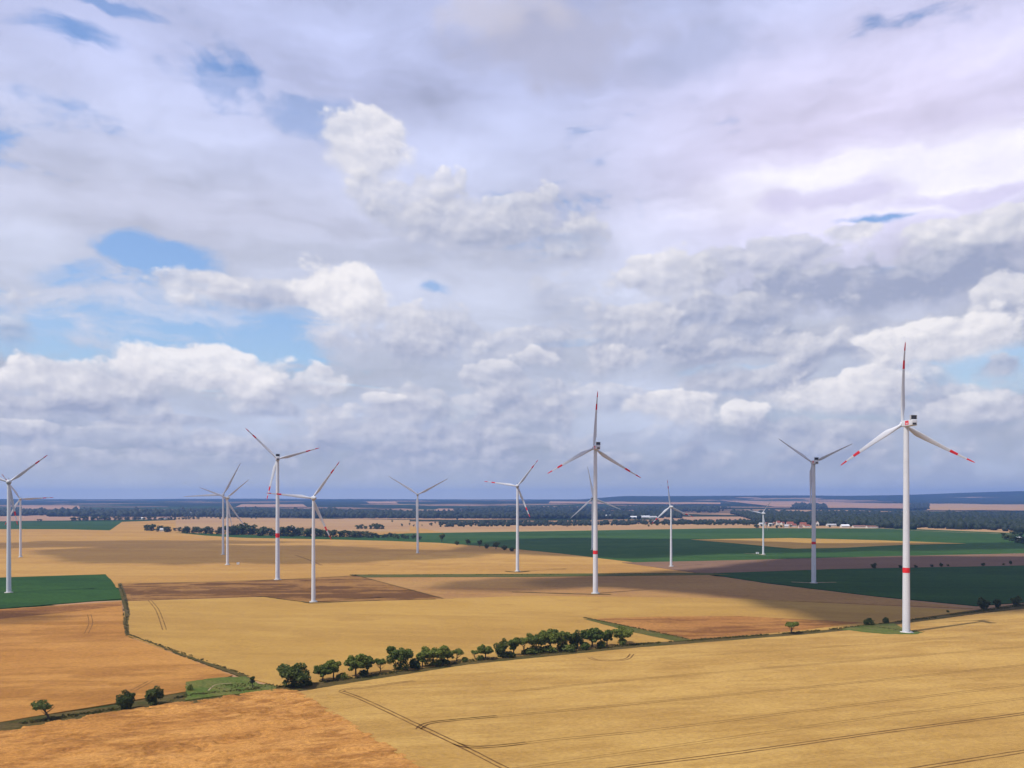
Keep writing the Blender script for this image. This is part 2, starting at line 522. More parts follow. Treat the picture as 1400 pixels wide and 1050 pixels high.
M_track = field_mat('wheel_track_soil', (0.125, 0.064, 0.022), (0.155, 0.082, 0.028), (0.10, 0.05, 0.02), rot=0, row=1, along=8, blotch=10, streak=0.5, grain=0.3, bump=0.6, grain_size=0.6)
M_track_faint = field_mat('wheel_track_grown', (0.18, 0.10, 0.03), (0.22, 0.125, 0.037), (0.155, 0.085, 0.026), rot=0, row=1, along=8, blotch=10, streak=0.5, grain=0.3, bump=0.5, grain_size=0.6)
M_track_pale = field_mat('gravel_track', (0.2970, 0.2250, 0.1440), (0.2520, 0.1800, 0.1080), (0.1980, 0.1530, 0.0810), rot=0, row=2, along=12, blotch=12, streak=0.5, grain=0.25, bump=0.5, grain_size=0.7)
M_far_tan = field_mat('far_field_tan', (0.32, 0.195, 0.092), (0.285, 0.165, 0.08), (0.34, 0.22, 0.105), rot=0.0, row=60, along=700, blotch=400, streak=0.6, grain=0.06, bump=0.05, grain_size=15)
M_far_pink = field_mat('far_field_pinkish', (0.30, 0.175, 0.105), (0.255, 0.145, 0.09), (0.33, 0.205, 0.115), rot=0.0, row=60, along=700, blotch=400, streak=0.6, grain=0.06, bump=0.05, grain_size=15)


# ------------------------------------------------------------------ ground sheet: patchwork of far farmland
def ground_mat():
    m, N, b, out = new_mat('far_farmland')
    tc_ = N.n.new('ShaderNodeTexCoord')
    p = tc_.outputs['Object']
    w = N.noise(p, 1 / 900, 3, 0.5)['Color']
    pw = N.v('ADD', p, N.v('SCALE', N.v('SUBTRACT', w, (.5, .5, .5)), scale=500.0))
    cell = N.voro(N.v('MULTIPLY', pw, (1 / 900, 1 / 520, 0)), 1.0, feature='F1')['Color']
    r, g, bb = N.sep(cell)
    fields = N.ramp(r, [(0.0, (0.30, 0.18, 0.10)), (0.22, (0.30, 0.18, 0.10)), (0.24, (0.018, 0.045, 0.014)), (0.42, (0.018, 0.045, 0.014)),
                        (0.44, (0.25, 0.145, 0.09)), (0.55, (0.25, 0.145, 0.09)), (0.57, (0.03, 0.055, 0.02)), (0.78, (0.03, 0.055, 0.02)), (0.80, (0.16, 0.10, 0.06)), (1.0, (0.16, 0.10, 0.06))], 'CONSTANT')
    n = N.noise(N.v('MULTIPLY', p, (1 / 2600, 1 / 1500, 0)), 1.0, 6, 0.6)['Fac']
    tree_n = N.noise(p, 1 / 45, 5, 0.7)['Fac']
    wood = N.v('SCALE', (0.012, 0.022, 0.008), scale=N.ss(tree_n, 0.3, 0.7, 0.5, 1.6))
    px_, py_, pz_ = N.sep(p)
    bias = N.ss(py_, 5000, 12500, 0.02, 0.10)
    c = N.mix(N.ss(N.m('ADD', n, bias), 0.505, 0.535), fields, wood)
    # strips of hedge and small woods
    hn = N.noise(N.v('MULTIPLY', pw, (1 / 700, 1 / 160, 0)), 1.0, 5, 0.65)['Fac']
    c = N.mix(N.ss(hn, 0.535, 0.56), c, wood)
    N.put(b.inputs['Base Color'], c)
    b.inputs['Roughness'].default_value = 1.0
    b.inputs['Specular IOR Level'].default_value = 0.0
    return m


gx = np.linspace(-14000, 14000, 230)
gy = np.concatenate([np.linspace(-3000, 4200, 10), np.linspace(4300, 17600, 200)])
GX, GY = np.meshgrid(gx, gy)
GZ = zt(GX, GY)
nx, ny = len(gx), len(gy)
idx = np.arange(nx * ny).reshape(ny, nx)
quads = np.stack([idx[:-1, :-1], idx[:-1, 1:], idx[1:, 1:], idx[1:, :-1]], -1).reshape(-1, 4)
ground = obj('ground', mesh_np('ground', np.stack([GX, GY, GZ], -1).reshape(-1, 3), quads, [ground_mat()], smooth=True))
tag(ground, 'broad patchwork farmland running out to wooded hills on the horizon', kind='structure')


# ------------------------------------------------------------------ field sheets
def densify(pts, step, jit, seed):
    """pts ground xy; subdivide the outline and roughen it a little"""
    r = random.Random(seed)
    out = []
    n = len(pts)
    for i in range(n):
        a, b = Vector(pts[i]), Vector(pts[(i + 1) % n])
        L = (b - a).length
        k = max(1, min(70, int(L / step)))
        nrm = Vector((-(b - a).y, (b - a).x)).normalized() if L > 0 else Vector((0, 0))
        for j in range(k):
            p = a.lerp(b, j / k)
            if j:
                p = p + nrm * r.uniform(-jit, jit)
            out.append((p.x, p.y))
    return out


_seed = [100]


def field(name, label, pxpoly, z, mat, step=9.0, jit=0.5, skirt=True, kind='structure', bottom=0.02):
    _seed[0] += 1
    k = (CAM_H - z) / CAM_H                      # the crop stands above the soil
    g = [(p[0] * k, p[1] * k) for p in (gp(x, y) for x, y in pxpoly)]
    g = densify(g, step, jit, _seed[0])
    n = len(g)
    verts = [(x, y, z) for x, y in g]
    faces = [list(range(n))]
    if skirt and z > 0.15:
        verts += [(x, y, bottom) for x, y in g]
        faces += [[i, n + i, n + (i + 1) % n, (i + 1) % n] for i in range(n)]
    me = mesh_np(name, verts, faces, [mat])
    bm = bmesh.new(); bm.from_mesh(me)
    bmesh.ops.recalc_face_normals(bm, faces=bm.faces)
    top = max(bm.faces, key=lambda f: f.calc_area())
    if top.normal.z < 0:
        bmesh.ops.reverse_faces(bm, faces=bm.faces)
    bmesh.ops.triangulate(bm, faces=[f for f in bm.faces if len(f.verts) > 4])
    bm.to_mesh(me); bm.free()
    o = obj(name, me)
    tag(o, label, kind=kind)
    return o


def far_patch(name, label, quad, mat, off=1.0, nu=40, nv=6, wob=0.0):
    """quad of photograph pixels (left-near, right-near, right-far, left-far) draped on the land"""
    (x0, y0), (x1, y1), (x2, y2), (x3, y3) = quad
    _seed[0] += 1
    V, Fc = [], []
    for j in range(nv + 1):
        t = j / nv
        for i in range(nu + 1):
            s = i / nu
            ax, ay = x0 + (x1 - x0) * s, y0 + (y1 - y0) * s
            bx, by = x3 + (x2 - x3) * s, y3 + (y2 - y3) * s
            wv = wob * (float(fbm(s * 7, t * 3, _seed[0], 3)) - 0.5)
            X, Y, Z = gp(ax + (bx - ax) * t, ay + (by - ay) * t + wv)
            V.append((X, Y, float(zt(X, Y)) + off))
    w = nu + 1
    for j in range(nv):
        for i in range(nu):
            Fc.append([j * w + i, j * w + i + 1, (j + 1) * w + i + 1, (j + 1) * w + i])
    o = obj(name, mesh_np(name, V, Fc, [mat], smooth=True))
    return tag(o, label, kind='structure')


# far to near, each sheet a little higher than the ones it may overlap
field('crop_field', 'tan strip of field beyond the big green field', [(470, 713), (700, 716), (900, 715.5), (1160, 718), (1420, 722), (1420, 735), (1000, 727), (600, 731), (470, 728)], 0.10, M_far_tan, 40, 2)
field('wheat_plateau', 'wide golden wheat field behind the middle turbines', [(-500, 716), (-100, 718), (165, 713.5), (330, 708), (480, 711), (560, 719), (600, 727), (690, 748), (780, 757), (870, 769), (965, 783), (960, 788), (480, 792), (180, 803), (-500, 812)], 0.25, M_plateau, 20, 1.2)
field('green_field', 'dark green crop field at the far left behind the turbines', [(-500, 714.5), (168, 712.5), (150, 725), (90, 723.5), (-500, 722)], 0.50, M_green, 30, 1)
field('green_field', 'large dark green crop field right of centre', [(480, 733), (560, 729), (760, 726), (1000, 722), (1230, 722.5), (1420, 730), (1500, 733), (1500, 757), (1000, 766), (870, 769), (770, 757), (680, 748), (600, 742), (520, 739)], 0.50, M_green2, 25, 1)
field('green_strip', 'dark green strip below the far hedgerow', [(240, 728), (330, 731), (440, 733), (565, 736), (560, 740), (440, 737), (330, 735), (280, 732)], 0.60, M_green, 25, 1)
field('wheat_sliver', 'pale pointed wheat patch inside the large green field', [(945, 737.5), (1080, 735.5), (1200, 738.5), (1320, 743), (1240, 744.5), (1150, 749), (1085, 750), (1020, 744)], 0.80, M_wheat_mid, 20, 1)
field('soil_strip', 'brown strip of field between the two green fields at right', [(850, 769), (1000, 766), (1230, 760), (1420, 756), (1600, 754), (1600, 771), (1400, 773), (1140, 778), (960, 784)], 0.60, M_brown, 18, 1)
field('tan_field', 'reddish tan field around the middle tall turbine', [(490, 788), (960, 785), (1060, 800), (1330, 832), (1000, 818), (720, 815), (600, 820)], 0.40, M_tan, 10, 0.6)
field('green_field', 'dark green crop field behind the nearest turbine at right', [(965, 784), (1140, 778), (1400, 773), (1600, 770), (1600, 806), (1400, 823), (1335, 828), (1200, 815), (1050, 797)], 0.70, M_green, 12, 0.7)
field('grass_strip', 'thin dark green strip across the middle of the picture', [(478, 785.5), (700, 784.5), (960, 783), (1000, 785.5), (720, 788.5), (500, 789)], 0.75, M_grass, 9, 0.7)
field('stubble_field', 'brown ploughed strip in front of the left turbines', [(163, 798), (290, 795.5), (430, 790.5), (490, 787), (608, 818), (530, 821), (420, 823), (360, 815), (172, 821)], 0.45, M_stubble, 6, 0.5)
field('wheat_field', 'pale golden field in the centre behind the tree row', [(172, 822), (360, 816), (420, 824), (608, 819), (720, 814), (1000, 818), (1330, 834), (1180, 856), (1100, 864), (870, 880), (640, 904), (480, 927), (380, 938), (345, 928), (320, 921), (175, 869), (168, 850)], 0.55, M_wheat_mid, 6, 0.35)
field('stubble_field', 'reddish stubble triangle left of the nearest turbine', [(806, 846), (900, 843), (1010, 842), (1180, 851), (1100, 861), (960, 874), (925, 873)], 0.60, M_stubble_red, 5, 0.4)
field('grass_strip', 'narrow green strip along the edge of the reddish stubble triangle', [(798, 846), (812, 846), (880, 861), (945, 874.5), (925, 876.5), (860, 863)], 0.66, M_grass, 4, 0.4)
field('green_field', 'dark green field around the tower at the left edge', [(-600, 809), (0, 789.5), (144, 785), (152, 793), (170, 818), (0, 832), (-600, 862)], 0.60, M_green, 8, 0.4)
field('barley_field', 'orange barley field at left behind the track', [(-700, 866), (0, 833), (166, 822), (170, 852), (176, 871), (318, 923), (262, 944), (0, 987), (-700, 1100)], 0.55, M_barley_left, 5, 0.35)
field('stubble_strip', 'reddish bare strip along the lower edge of the left green field', [(-600, 866), (0, 833.5), (164, 822.5), (166, 828), (80, 838), (0, 846), (-600, 890)], 0.62, M_stubble_red, 5, 0.5)
field('ditch_strip', 'rough grass strip bending down beside the left green field', [(161, 798), (166, 797), (172, 812), (175, 825), (178, 840), (175, 850), (177, 868), (172, 869), (168, 852), (171, 838), (167, 822)], 0.70, M_verge, 3, 0.5)
field('ditch_strip', 'thin weedy ditch line running down to the small meadow', [(173, 866.5), (178, 867.5), (250, 894), (330, 920.5), (346, 927.5), (338, 927.5), (249, 895.8)], 0.70, M_verge, 3, 0.4)
field('farm_track', 'weedy farm track lined by the tree row', [(-700, 1108), (0, 986), (140, 967), (262, 943), (380, 934), (480, 923), (640, 901), (870, 878), (1100, 862), (1180, 853), (1260, 845), (1340, 833), (1420, 822), (1420, 830), (1340, 838), (1260, 849), (1190, 858), (1100, 868), (870, 886), (640, 909), (480, 934), (395, 946), (250, 963), (100, 984), (0, 1003), (-700, 1130)], 0.35, M_verge, 3, 0.5)
field('meadow_patch', 'small green meadow beside the track', [(254, 932), (300, 926), (336, 925), (352, 934), (378, 938), (378, 944), (300, 951), (254, 957)], 0.75, M_patch, 2.5, 0.6)
field('grass_patch', 'grassy pad at the foot of the nearest turbine', [(1150, 860), (1180, 854.5), (1222, 852), (1236, 860), (1262, 864.5), (1252, 867), (1215, 867), (1180, 864)], 0.96, M_patch, 2, 0.6)
field('wheat_field', 'golden wheat field filling the right foreground', [(405, 946), (480, 933.5), (640, 908.5), (870, 885.5), (1100, 867.5), (1190, 858.5), (1255, 850), (1340, 839), (1420, 830), (1700, 792), (2600, 900), (2600, 1700), (1650, 1700)], 0.90, M_wheat_front, 4, 0.3)


# foreground barley with real relief: wind-lodged swirls
def lodged_field():
    pl = [(-700, 1130), (0, 1002), (100, 983.5), (250, 961.5), (380, 944), (407, 946), (1660, 1700), (-2200, 1700)]
    g = np.array([gp(x, y)[:2] for x, y in pl])
    st = 0.7
    x0, y0 = -330.0, 125.0
    xs = np.arange(x0, 60, st); ys = np.arange(y0, 430, st)
    X, Y = np.meshgrid(xs, ys)
    inside = np.zeros(X.shape, bool)
    n = len(g)
    for i in range(n):
        ax, ay = g[i]; bx, by = g[(i + 1) % n]
        c = ((ay > Y) != (by > Y)) & (X < (bx - ax) * (Y - ay) / (by - ay + 1e-9) + ax)
        inside ^= c
    ca, sa = math.cos(-0.30), math.sin(-0.30)
    U, Vv = X * ca - Y * sa, X * sa + Y * ca
    wx = 6 * (fbm(X / 25, Y / 25, 21, 3) - 0.5)
    a = fbm((U + wx) / 11, (Vv + 2.5 * wx) / 5.0, 31, 4)
    b2 = fbm((U + wx) / 34, (Vv + wx) / 16, 41, 3)
    lodge = sst(0.44, 0.60, b2)
    a3 = fbm((U + wx) / 6.5, (Vv + 1.5 * wx) / 3.2, 51, 4)
    Z = 0.95 + 0.9 * (a - 0.5) + (0.35 + 0.65 * lodge) * (sst(0.40, 0.56, a3) - 0.75) + 0.22 * (vnoise(X / 1.3, Y / 1.3, 5) - 0.5)
    Z = np.maximum(Z, 0.33)
    ny_, nx_ = X.shape
    idx_ = np.arange(nx_ * ny_).reshape(ny_, nx_)
    q = np.stack([idx_[:-1, :-1], idx_[:-1, 1:], idx_[1:, 1:], idx_[1:, :-1]], -1).reshape(-1, 4)
    ok = inside.ravel()[q].all(1)
    q = q[ok]
    used_ = np.unique(q)
    rm = -np.ones(nx_ * ny_, int); rm[used_] = np.arange(len(used_))
    V = np.stack([X, Y, Z], -1).reshape(-1, 3)[used_]
    o = obj('barley_field', mesh_np('barley_field', V, rm[q], [M_barley_rough], smooth=True))
    tag(o, 'rough wind-flattened orange barley field in the left foreground', kind='structure')


field('barley_base', 'orange barley stand below the flattened crop in the left foreground', [(-2200, 1500), (-700, 1128), (0, 1001.5), (100, 983), (250, 961), (380, 943.5), (407, 945.5), (1655, 1700)], 0.30, M_barley_rough, 4, 0.3)
lodged_field()

# ================================================================== wind turbines
M_white = plain('turbine_white', (0.56, 0.575, 0.61), 0.42, 0.03, 0.15, 0.4, dirt=(0.45, 0.46, 0.48))
M_blade = plain('blade_white', (0.53, 0.545, 0.58), 0.40, 0.03, 0.2, 0.4)
M_red = plain('signal_red', (0.62, 0.018, 0.022), 0.45, 0.08, 0.5, 0.4)
M_dark = plain('dark_grille', (0.035, 0.038, 0.045), 0.6, 0.2, 2.0)
M_grey = plain('hub_grey', (0.42, 0.43, 0.45), 0.5, 0.06, 0.5)
M_conc = plain('concrete', (0.42, 0.40, 0.37), 0.9, 0.15, 0.6)
M_steel = plain('galvanised_steel', (0.35, 0.36, 0.38), 0.45, 0.1, 2.0)


def ring_loft(rings, caps=True):
    n = len(rings[0])
    V = [p for r in rings for p in r]
    Fc = []
    for i in range(len(rings) - 1):
        for j in range(n):
            Fc.append([i * n + j, i * n + (j + 1) % n, (i + 1) * n + (j + 1) % n, (i + 1) * n + j])
    if caps:
        Fc.append(list(range(n))[::-1])
        Fc.append([(len(rings) - 1) * n + j for j in range(n)])
    return V, Fc


def lathe(profile, n=32, axis='Z'):
    rings = []
    for (r, h) in profile:
        ring = []
        for j in range(n):
            a = 2 * math.pi * j / n
            if axis == 'Z':
                ring.append((r * math.cos(a), r * math.sin(a), h))
            else:
                ring.append((r * math.sin(a), h, r * math.cos(a)))
        rings.append(ring)
    return ring_loft(rings)


def solid(name, V, Fc, mat, parent=None, smooth=True, bevel=None):
    me = mesh_np(name, V, Fc, [mat])
    bm = bmesh.new(); bm.from_mesh(me)
    bmesh.ops.recalc_face_normals(bm, faces=bm.faces)
    if bevel:
        bmesh.ops.bevel(bm, geom=bm.edges[:], offset=bevel, segments=3, affect='EDGES', profile=0.5)
    bm.to_mesh(me); bm.free()
    if smooth:
        for p in me.polygons:
            p.use_smooth = len(p.vertices) <= 4
        try:
            me.set_sharp_from_angle(angle=math.radians(40))
        except Exception:
            pass
    return obj(name, me, parent)


def box(x0, x1, y0, y1, z0, z1):
    V = [(x, y, z) for z in (z0, z1) for y in (y0, y1) for x in (x0, x1)]
    return V, [[0, 2, 3, 1], [4, 5, 7, 6], [0, 1, 5, 4], [2, 6, 7, 3], [0, 4, 6, 2], [1, 3, 7, 5]]


def multi(*shapes):
    V, Fc = [], []
    for v, f in shapes:
        o = len(V)
        V += v
        Fc += [[i + o for i in q] for q in f]
    return V, Fc


def blade_section(s, L, chord_k, bend, pitch):
    ch = np.interp(s, [0, 0.03, 0.08, 0.20, 0.30, 0.50, 0.75, 0.92, 0.98, 1.0], [2.1, 2.1, 2.4, 3.9, 3.5, 2.55, 1.65, 1.05, 0.7, 0.25]) * chord_k
    th = np.interp(s, [0, 0.04, 0.12, 0.2, 0.35, 0.6, 1.0], [1.0, 1.0, 0.62, 0.38, 0.27, 0.21, 0.16])
    tw = np.interp(s, [0, 0.15, 0.4, 0.7, 1.0], [18, 15, 7, 2, -1]) + pitch
    rnd = np.interp(s, [0.03, 0.18], [1.0, 0.0])
    r0 = 1.3
    z = r0 + (L - r0) * s
    y = -bend * s ** 2.2
    a = math.radians(tw)
    ring = []
    n = 16
    for j in range(n):
        t = 2 * math.pi * j / n
        # blend from a circle at the root to a tear-drop aerofoil
        cx_, cy_ = math.cos(t) * 0.5, math.sin(t) * 0.5 * th
        fx = 0.5 * math.cos(t) + 0.18
        fy = 0.5 * math.sin(t) * th * (0.62 + 0.55 * (0.5 - 0.5 * math.cos(t))) * (1.0 if math.sin(t) > 0 else 0.75)
        xx = cx_ * rnd + fx * (1 - rnd)
        yy = cy_ * rnd + fy * (1 - rnd)
        X, Y = xx * ch, yy * ch
        ring.append((X * math.cos(a) - Y * math.sin(a), X * math.sin(a) + Y * math.cos(a) + y, z))
    return ring


def blade_piece(s0, s1, n, L, ck, bend, pitch):
    return ring_loft([blade_section(s0 + (s1 - s0) * i / n, L, ck, bend, pitch) for i in range(n + 1)])


def turbine(name, label, bx, by, hub_py, Lpx, angle, heading, kind, red=True, tower_band=None, group='wind turbines'):
    X, Y, _ = gp(bx, by)
    mpp = scale_at(by)
    hubh = (by - hub_py) * mpp
    L = Lpx * mpp
    root = empty(name, (X, Y, 0.0), -math.radians(heading))
    tag(root, label, 'wind turbine', group)
    tall = kind == 'box'
    rb, rt = (2.45, 1.65) if tall else (2.0 * max(0.8, hubh / 100), 1.25 * max(0.8, hubh / 100))
    top = hubh - (2.2 if tall else 2.0)
    # tower, with rolled-section flanges
    prof = [(rb, 0.0)]
    nsec = 6
    for i in range(1, nsec + 1):
        h = top * i / nsec
        r = rb + (rt - rb) * i / nsec
        if i < nsec:
            prof += [(r, h - 0.12), (r + 0.045, h - 0.10), (r + 0.045, h + 0.10), (r, h + 0.12)]
        else:
            prof += [(r, h)]
    tower = solid('tower', *lathe(prof, 32), M_white, root)
    fr = lambda h: rb + (rt - rb) * h / top
    solid('foundation', *lathe([(rb + 1.6, 0.0), (rb + 1.6, 0.95), (rb + 0.9, 1.15), (rb + 0.05, 1.15)], 32), M_conc, root)
    if tower_band:
        h0, h1 = [(by - q) * mpp for q in tower_band]
        solid('red_band', *lathe([(fr(h0) + 0.06, h0), (fr(h1) + 0.06, h1)], 32), M_red, tower)
    # door and steps face the camera side
    door = solid('door', *box(-0.5, 0.5, -rb - 0.05, -rb + 0.5, 2.0, 4.2), M_grey, tower, False)
    door.rotation_euler.z = 0.5
    st = solid('steps', *multi(*[box(-0.7, 0.7, -rb - 2.6 + 0.35 * k, -rb - 2.2 + 0.35 * k, 1.0, 1.15 + 0.18 * k) for k in range(6)]), M_steel, tower, False)
    st.rotation_euler.z = 0.5
    # nacelle
    over = 4.2 if tall else 3.0
    if tall:
        nac = solid('nacelle', *box(-2.0, 2.0, -9.5, 2.3, top, top + 4.1), M_white, root, True, bevel=0.45)
        cool = solid('cooler', *multi(box(-1.9, 1.9, -8.8, -7.6, top + 4.3, top + 6.8)), M_dark, nac, False)
        solid('cooler_frame', *multi(box(-2.1, -1.92, -9.0, -7.4, top + 4.0, top + 7.0), box(1.92, 2.1, -9.0, -7.4, top + 4.0, top + 7.0),
                                     box(-2.1, 2.1, -9.0, -7.4, top + 6.82, top + 7.0)), M_grey, nac, False)
        solid('rear_vent', *box(-1.3, 1.3, -9.53, -9.3, top + 0.5, top + 1.9), M_dark, nac, False)
        for sgn in (-1, 1):
            xs_ = sorted((sgn * 1.98, sgn * 2.03))
            em = solid('emblem', *box(xs_[0], xs_[1], -6.0, -2.0, top + 0.9, top + 3.7), M_red, nac, False)
            xm = sgn * 2.035
            V = [(xm, -5.0, top + 1.4), (xm, -3.8, top + 1.3), (xm, -2.5, top + 2.2), (xm, -3.7, top + 2.0), (xm, -4.4, top + 2.6)]
            solid('emblem_mark', V, [[0, 1, 2, 3, 4]], M_white, em, False)
    else:
        k = max(0.8, hubh / 100)
        pr = [(0.3, -6.2), (1.1, -5.7), (1.75, -4.4), (2.1, -2.4), (2.25, -0.4), (2.2, 1.0), (1.95, 2.0)]
        V, Fc = lathe([(r * k, h * k) for r, h in pr], 24, 'Y')
        nac = solid('nacelle', [(x, y, z + hubh) for x, y, z in V], Fc, M_grey, root)
        solid('yaw_collar', *lathe([(rt * 1.02, top - 0.3), (rt * 1.15, top), (rt * 1.15, top + 1.2)], 24), M_grey, root)
        solid('weather_mast', *multi(box(-0.12, 0.12, -3.2 * k, -2.95 * k, hubh + 1.9 * k, hubh + 3.4 * k), box(-0.7, 0.7, -3.15 * k, -3.0 * k, hubh + 3.3 * k, hubh + 3.45 * k)), M_dark, nac, False)
        over = 3.2 * k
    # spinner
    V, Fc = lathe([(1.7, -1.7), (1.85, -0.8), (1.85, 0.6), (1.5, 1.5), (0.9, 2.2), (0.1, 2.5)], 24, 'Y')
    kk = 1.0 if tall else max(0.75, hubh / 105)
    hub = solid('hub', [(x * kk, y * kk + over, z * kk + hubh) for x, y, z in V], Fc, M_white if tall else M_grey, root)
    # three blades, each lofted, with red warning stripes
    ck = (L / 54.6) ** 0.8
    bend = 0.10 * L if tall else 0.05 * L
    pieces = [(0.0, 0.67, 22), (0.775, 0.895, 6)] if red else [(0.0, 1.0, 32)]
    for i in range(3):
        a = math.radians(angle + 120 * i)
        # seen from behind: positive angle turns clockwise in the picture
        b = solid('blade', *multi(*[blade_piece(p[0], p[1], p[2], L, ck, bend, 8) for p in pieces]), M_blade, root)
        b.location = (0, over, hubh)
        b.rotation_euler = (0, a, 0)
        if red:
            for (p0, p1, n) in ((0.67, 0.775, 5), (0.895, 1.0, 6)):
                solid('red_stripe', *blade_piece(p0, p1, n, L, ck, bend, 8), M_red, b)
    return root


turbine('wind_turbine', 'nearest and largest turbine, white and sunlit, with red emblem and tower band, at far right', 1239, 866, 579, 111, -1.5, -5, 'box', True, (783, 776))
turbine('wind_turbine', 'tall turbine right of centre with one blade straight up and dark cooler on top', 814, 812, 612, 77, 2, -12, 'box', True, (757.5, 752.5))
turbine('wind_turbine', 'shaded grey turbine with a V of two raised blades, left of the nearest one', 1112.5, 798, 632, 58, -56, 2, 'box', False, (744, 740.5))
turbine('wind_turbine', 'tall left-hand turbine with red band on its tower and red striped blades', 379.5, 793, 627, 58, -46, -18, 'box', True, (735, 729))
turbine('wind_turbine', 'turbine with red striped blades just right of the tall banded one at left', 428.5, 823.5, 681, 63, 36, -30, 'egg', True)
turbine('wind_turbine', 'turbine cut by the left edge of the picture, standing in the green field', 12, 811, 659, 60, 50, -32, 'egg', True)
turbine('wind_turbine', 'small distant turbine directly right of the one at the left edge', 28, 762, 682, 40, 87, -40, 'egg', True)
turbine('wind_turbine', 'grey-bladed turbine on the left half of the close pair', 305, 758.5, 676.5, 50, 27, -20, 'egg', False)
turbine('wind_turbine', 'nearer white turbine on the right half of the close pair', 311, 772.5, 680.5, 40, 50, -40, 'egg', False)
turbine('wind_turbine', 'turbine in the middle with two blades raised in a wide V', 571, 756.5, 676, 47, 62, -6, 'egg', False)
turbine('wind_turbine', 'slim turbine left of the tall central one with red striped blades', 707.5, 781.5, 664.5, 46, 38, 0, 'egg', True)
turbine('wind_turbine', 'dark small turbine half hidden behind the tower of the tall central one', 810, 752, 681, 44, -10, 30, 'egg', False)
turbine('wind_turbine', 'small pale turbine standing before the big green field with one blade up', 917.5, 775, 693, 37, -8, -18, 'egg', True)
turbine('wind_turbine', 'smallest turbine, white, inside the green field near the village', 1043.5, 758.5, 702, 25, 40, -22, 'egg', False)

M_box = plain('transformer_white', (0.70, 0.70, 0.68), 0.6, 0.05, 0.8)


def kiosk(label, px, py, w):
    X, Y, _ = gp(px, py)
    r = empty('transformer_box', (X, Y, 0))
    tag(r, label, 'transformer')
    solid('cabinet', *box(-w / 2, w / 2, -1.3, 1.3, 0.4, 3.0), M_box, r, False)
    solid('roof', *box(-w / 2 - 0.15, w / 2 + 0.15, -1.45, 1.45, 3.0, 3.2), M_grey, r, False)
    solid('door', *box(-0.6, 0.6, -1.34, -1.25, 0.7, 2.7), M_grey, r, False)


kiosk('small white transformer box beside the smallest turbine', 1035.5, 757.5, 4.5)
kiosk('small white transformer box right of the close pair of turbines', 325.5, 772, 3.2)

# ------------------------------------------------------------------ wheel tracks in the crop
def strip(name, label, px, width, z, mat, gap=None, smooth_n=6):
    """a ribbon (or a pair of ribbons, gap apart) along a polyline of photograph pixels"""
    k = (CAM_H - z) / CAM_H
    pts = [Vector((p[0] * k, p[1] * k)) for p in (gp(x, y) for x, y in px)]
    # Catmull-Rom
    out = []
    n = len(pts)
    for i in range(n - 1):
        p0, p1, p2, p3 = pts[max(i - 1, 0)], pts[i], pts[i + 1], pts[min(i + 2, n - 1)]
        m = max(smooth_n, min(60, int((p2 - p1).length / 4)))
        for j in range(m):
            t = j / m
            out.append(0.5 * ((2 * p1) + (p2 - p0) * t + (2 * p0 - 5 * p1 + 4 * p2 - p3) * t * t + (3 * p1 - p0 - 3 * p2 + p3) * t ** 3))
    out.append(pts[-1])
    V, Fc = [], []
    _seed[0] += 1
    r = random.Random(_seed[0])
    offs = [0.0] if gap is None else [-gap / 2, gap / 2]
    for o_ in offs:
        base = len(V)
        for i, p in enumerate(out):
            d = (out[min(i + 1, len(out) - 1)] - out[max(i - 1, 0)])
            d = d.normalized() if d.length > 1e-6 else Vector((1, 0))
            nrm = Vector((-d.y, d.x))
            w0, w1 = width * r.uniform(0.25, 0.62), width * r.uniform(0.25, 0.62)
            a, b = p + nrm * (o_ - w0), p + nrm * (o_ + w1)
            V += [(a.x, a.y, z), (b.x, b.y, z)]
        for i in range(len(out) - 1):
            q = base + 2 * i
            Fc.append([q, q + 2, q + 3, q + 1])
    o = obj(name, mesh_np(name, V, Fc, [mat]))
    tag(o, label, kind='structure')
    return o


ZT = 0.92
for lab, pl, w in [
    ('double wheel tracks running down the left edge of the golden field', [(466, 945), (500, 958), (574, 993), (633, 1021), (690, 1050), (790, 1098)], 0.85),
    ('double wheel tracks turning right from the headland', [(576, 996), (583, 990), (605, 986), (660, 981), (743, 974), (900, 959), (1150, 935), (1420, 907)], 0.68),
    ('double wheel tracks across the golden field below the first turn', [(628, 1018), (648, 1021), (700, 1018), (760, 1011), (900, 997), (1150, 966), (1420, 934)], 0.62),
    ('strong double wheel tracks sweeping up to the right edge', [(800, 1057), (850, 1049), (1000, 1030), (1200, 1002), (1420, 973)], 0.85),
    ('double wheel tracks in the bottom right corner', [(1230, 1054), (1300, 1043), (1420, 1024)], 0.85),
    ('faint wheel tracks across the upper golden field', [(700, 945), (900, 926), (1150, 905), (1420, 882)], 0.60),
    ('short wheel track curl in the corner of the golden field', [(466, 945), (476, 942), (500, 940), (540, 934), (566, 931)], 0.75),
    ('dark curved turn of the wheel tracks at the headland', [(572, 997), (578, 991.5), (592, 987.5), (625, 984), (680, 979)], 0.85),
    ('second dark curved turn of the wheel tracks at the headland', [(622, 1016), (640, 1021), (668, 1021), (720, 1015.5)], 0.85),
    ('faint wheel tracks in the far part of the golden field', [(900, 900), (1100, 887), (1300, 872), (1420, 862)], 0.38),
    ('faint lower wheel tracks crossing the bottom of the golden field', [(700, 1052), (760, 1043), (900, 1023), (1150, 987), (1420, 952)], 0.42),
    ('looped wheel track below the right end of the tree row', [(806, 899), (815, 902), (835, 903), (852, 902), (860, 899), (864, 894)], 0.9),
]:
    strip('wheel_tracks', lab, pl, w, ZT, M_track if w > 0.7 else M_track_faint, gap=2.1)
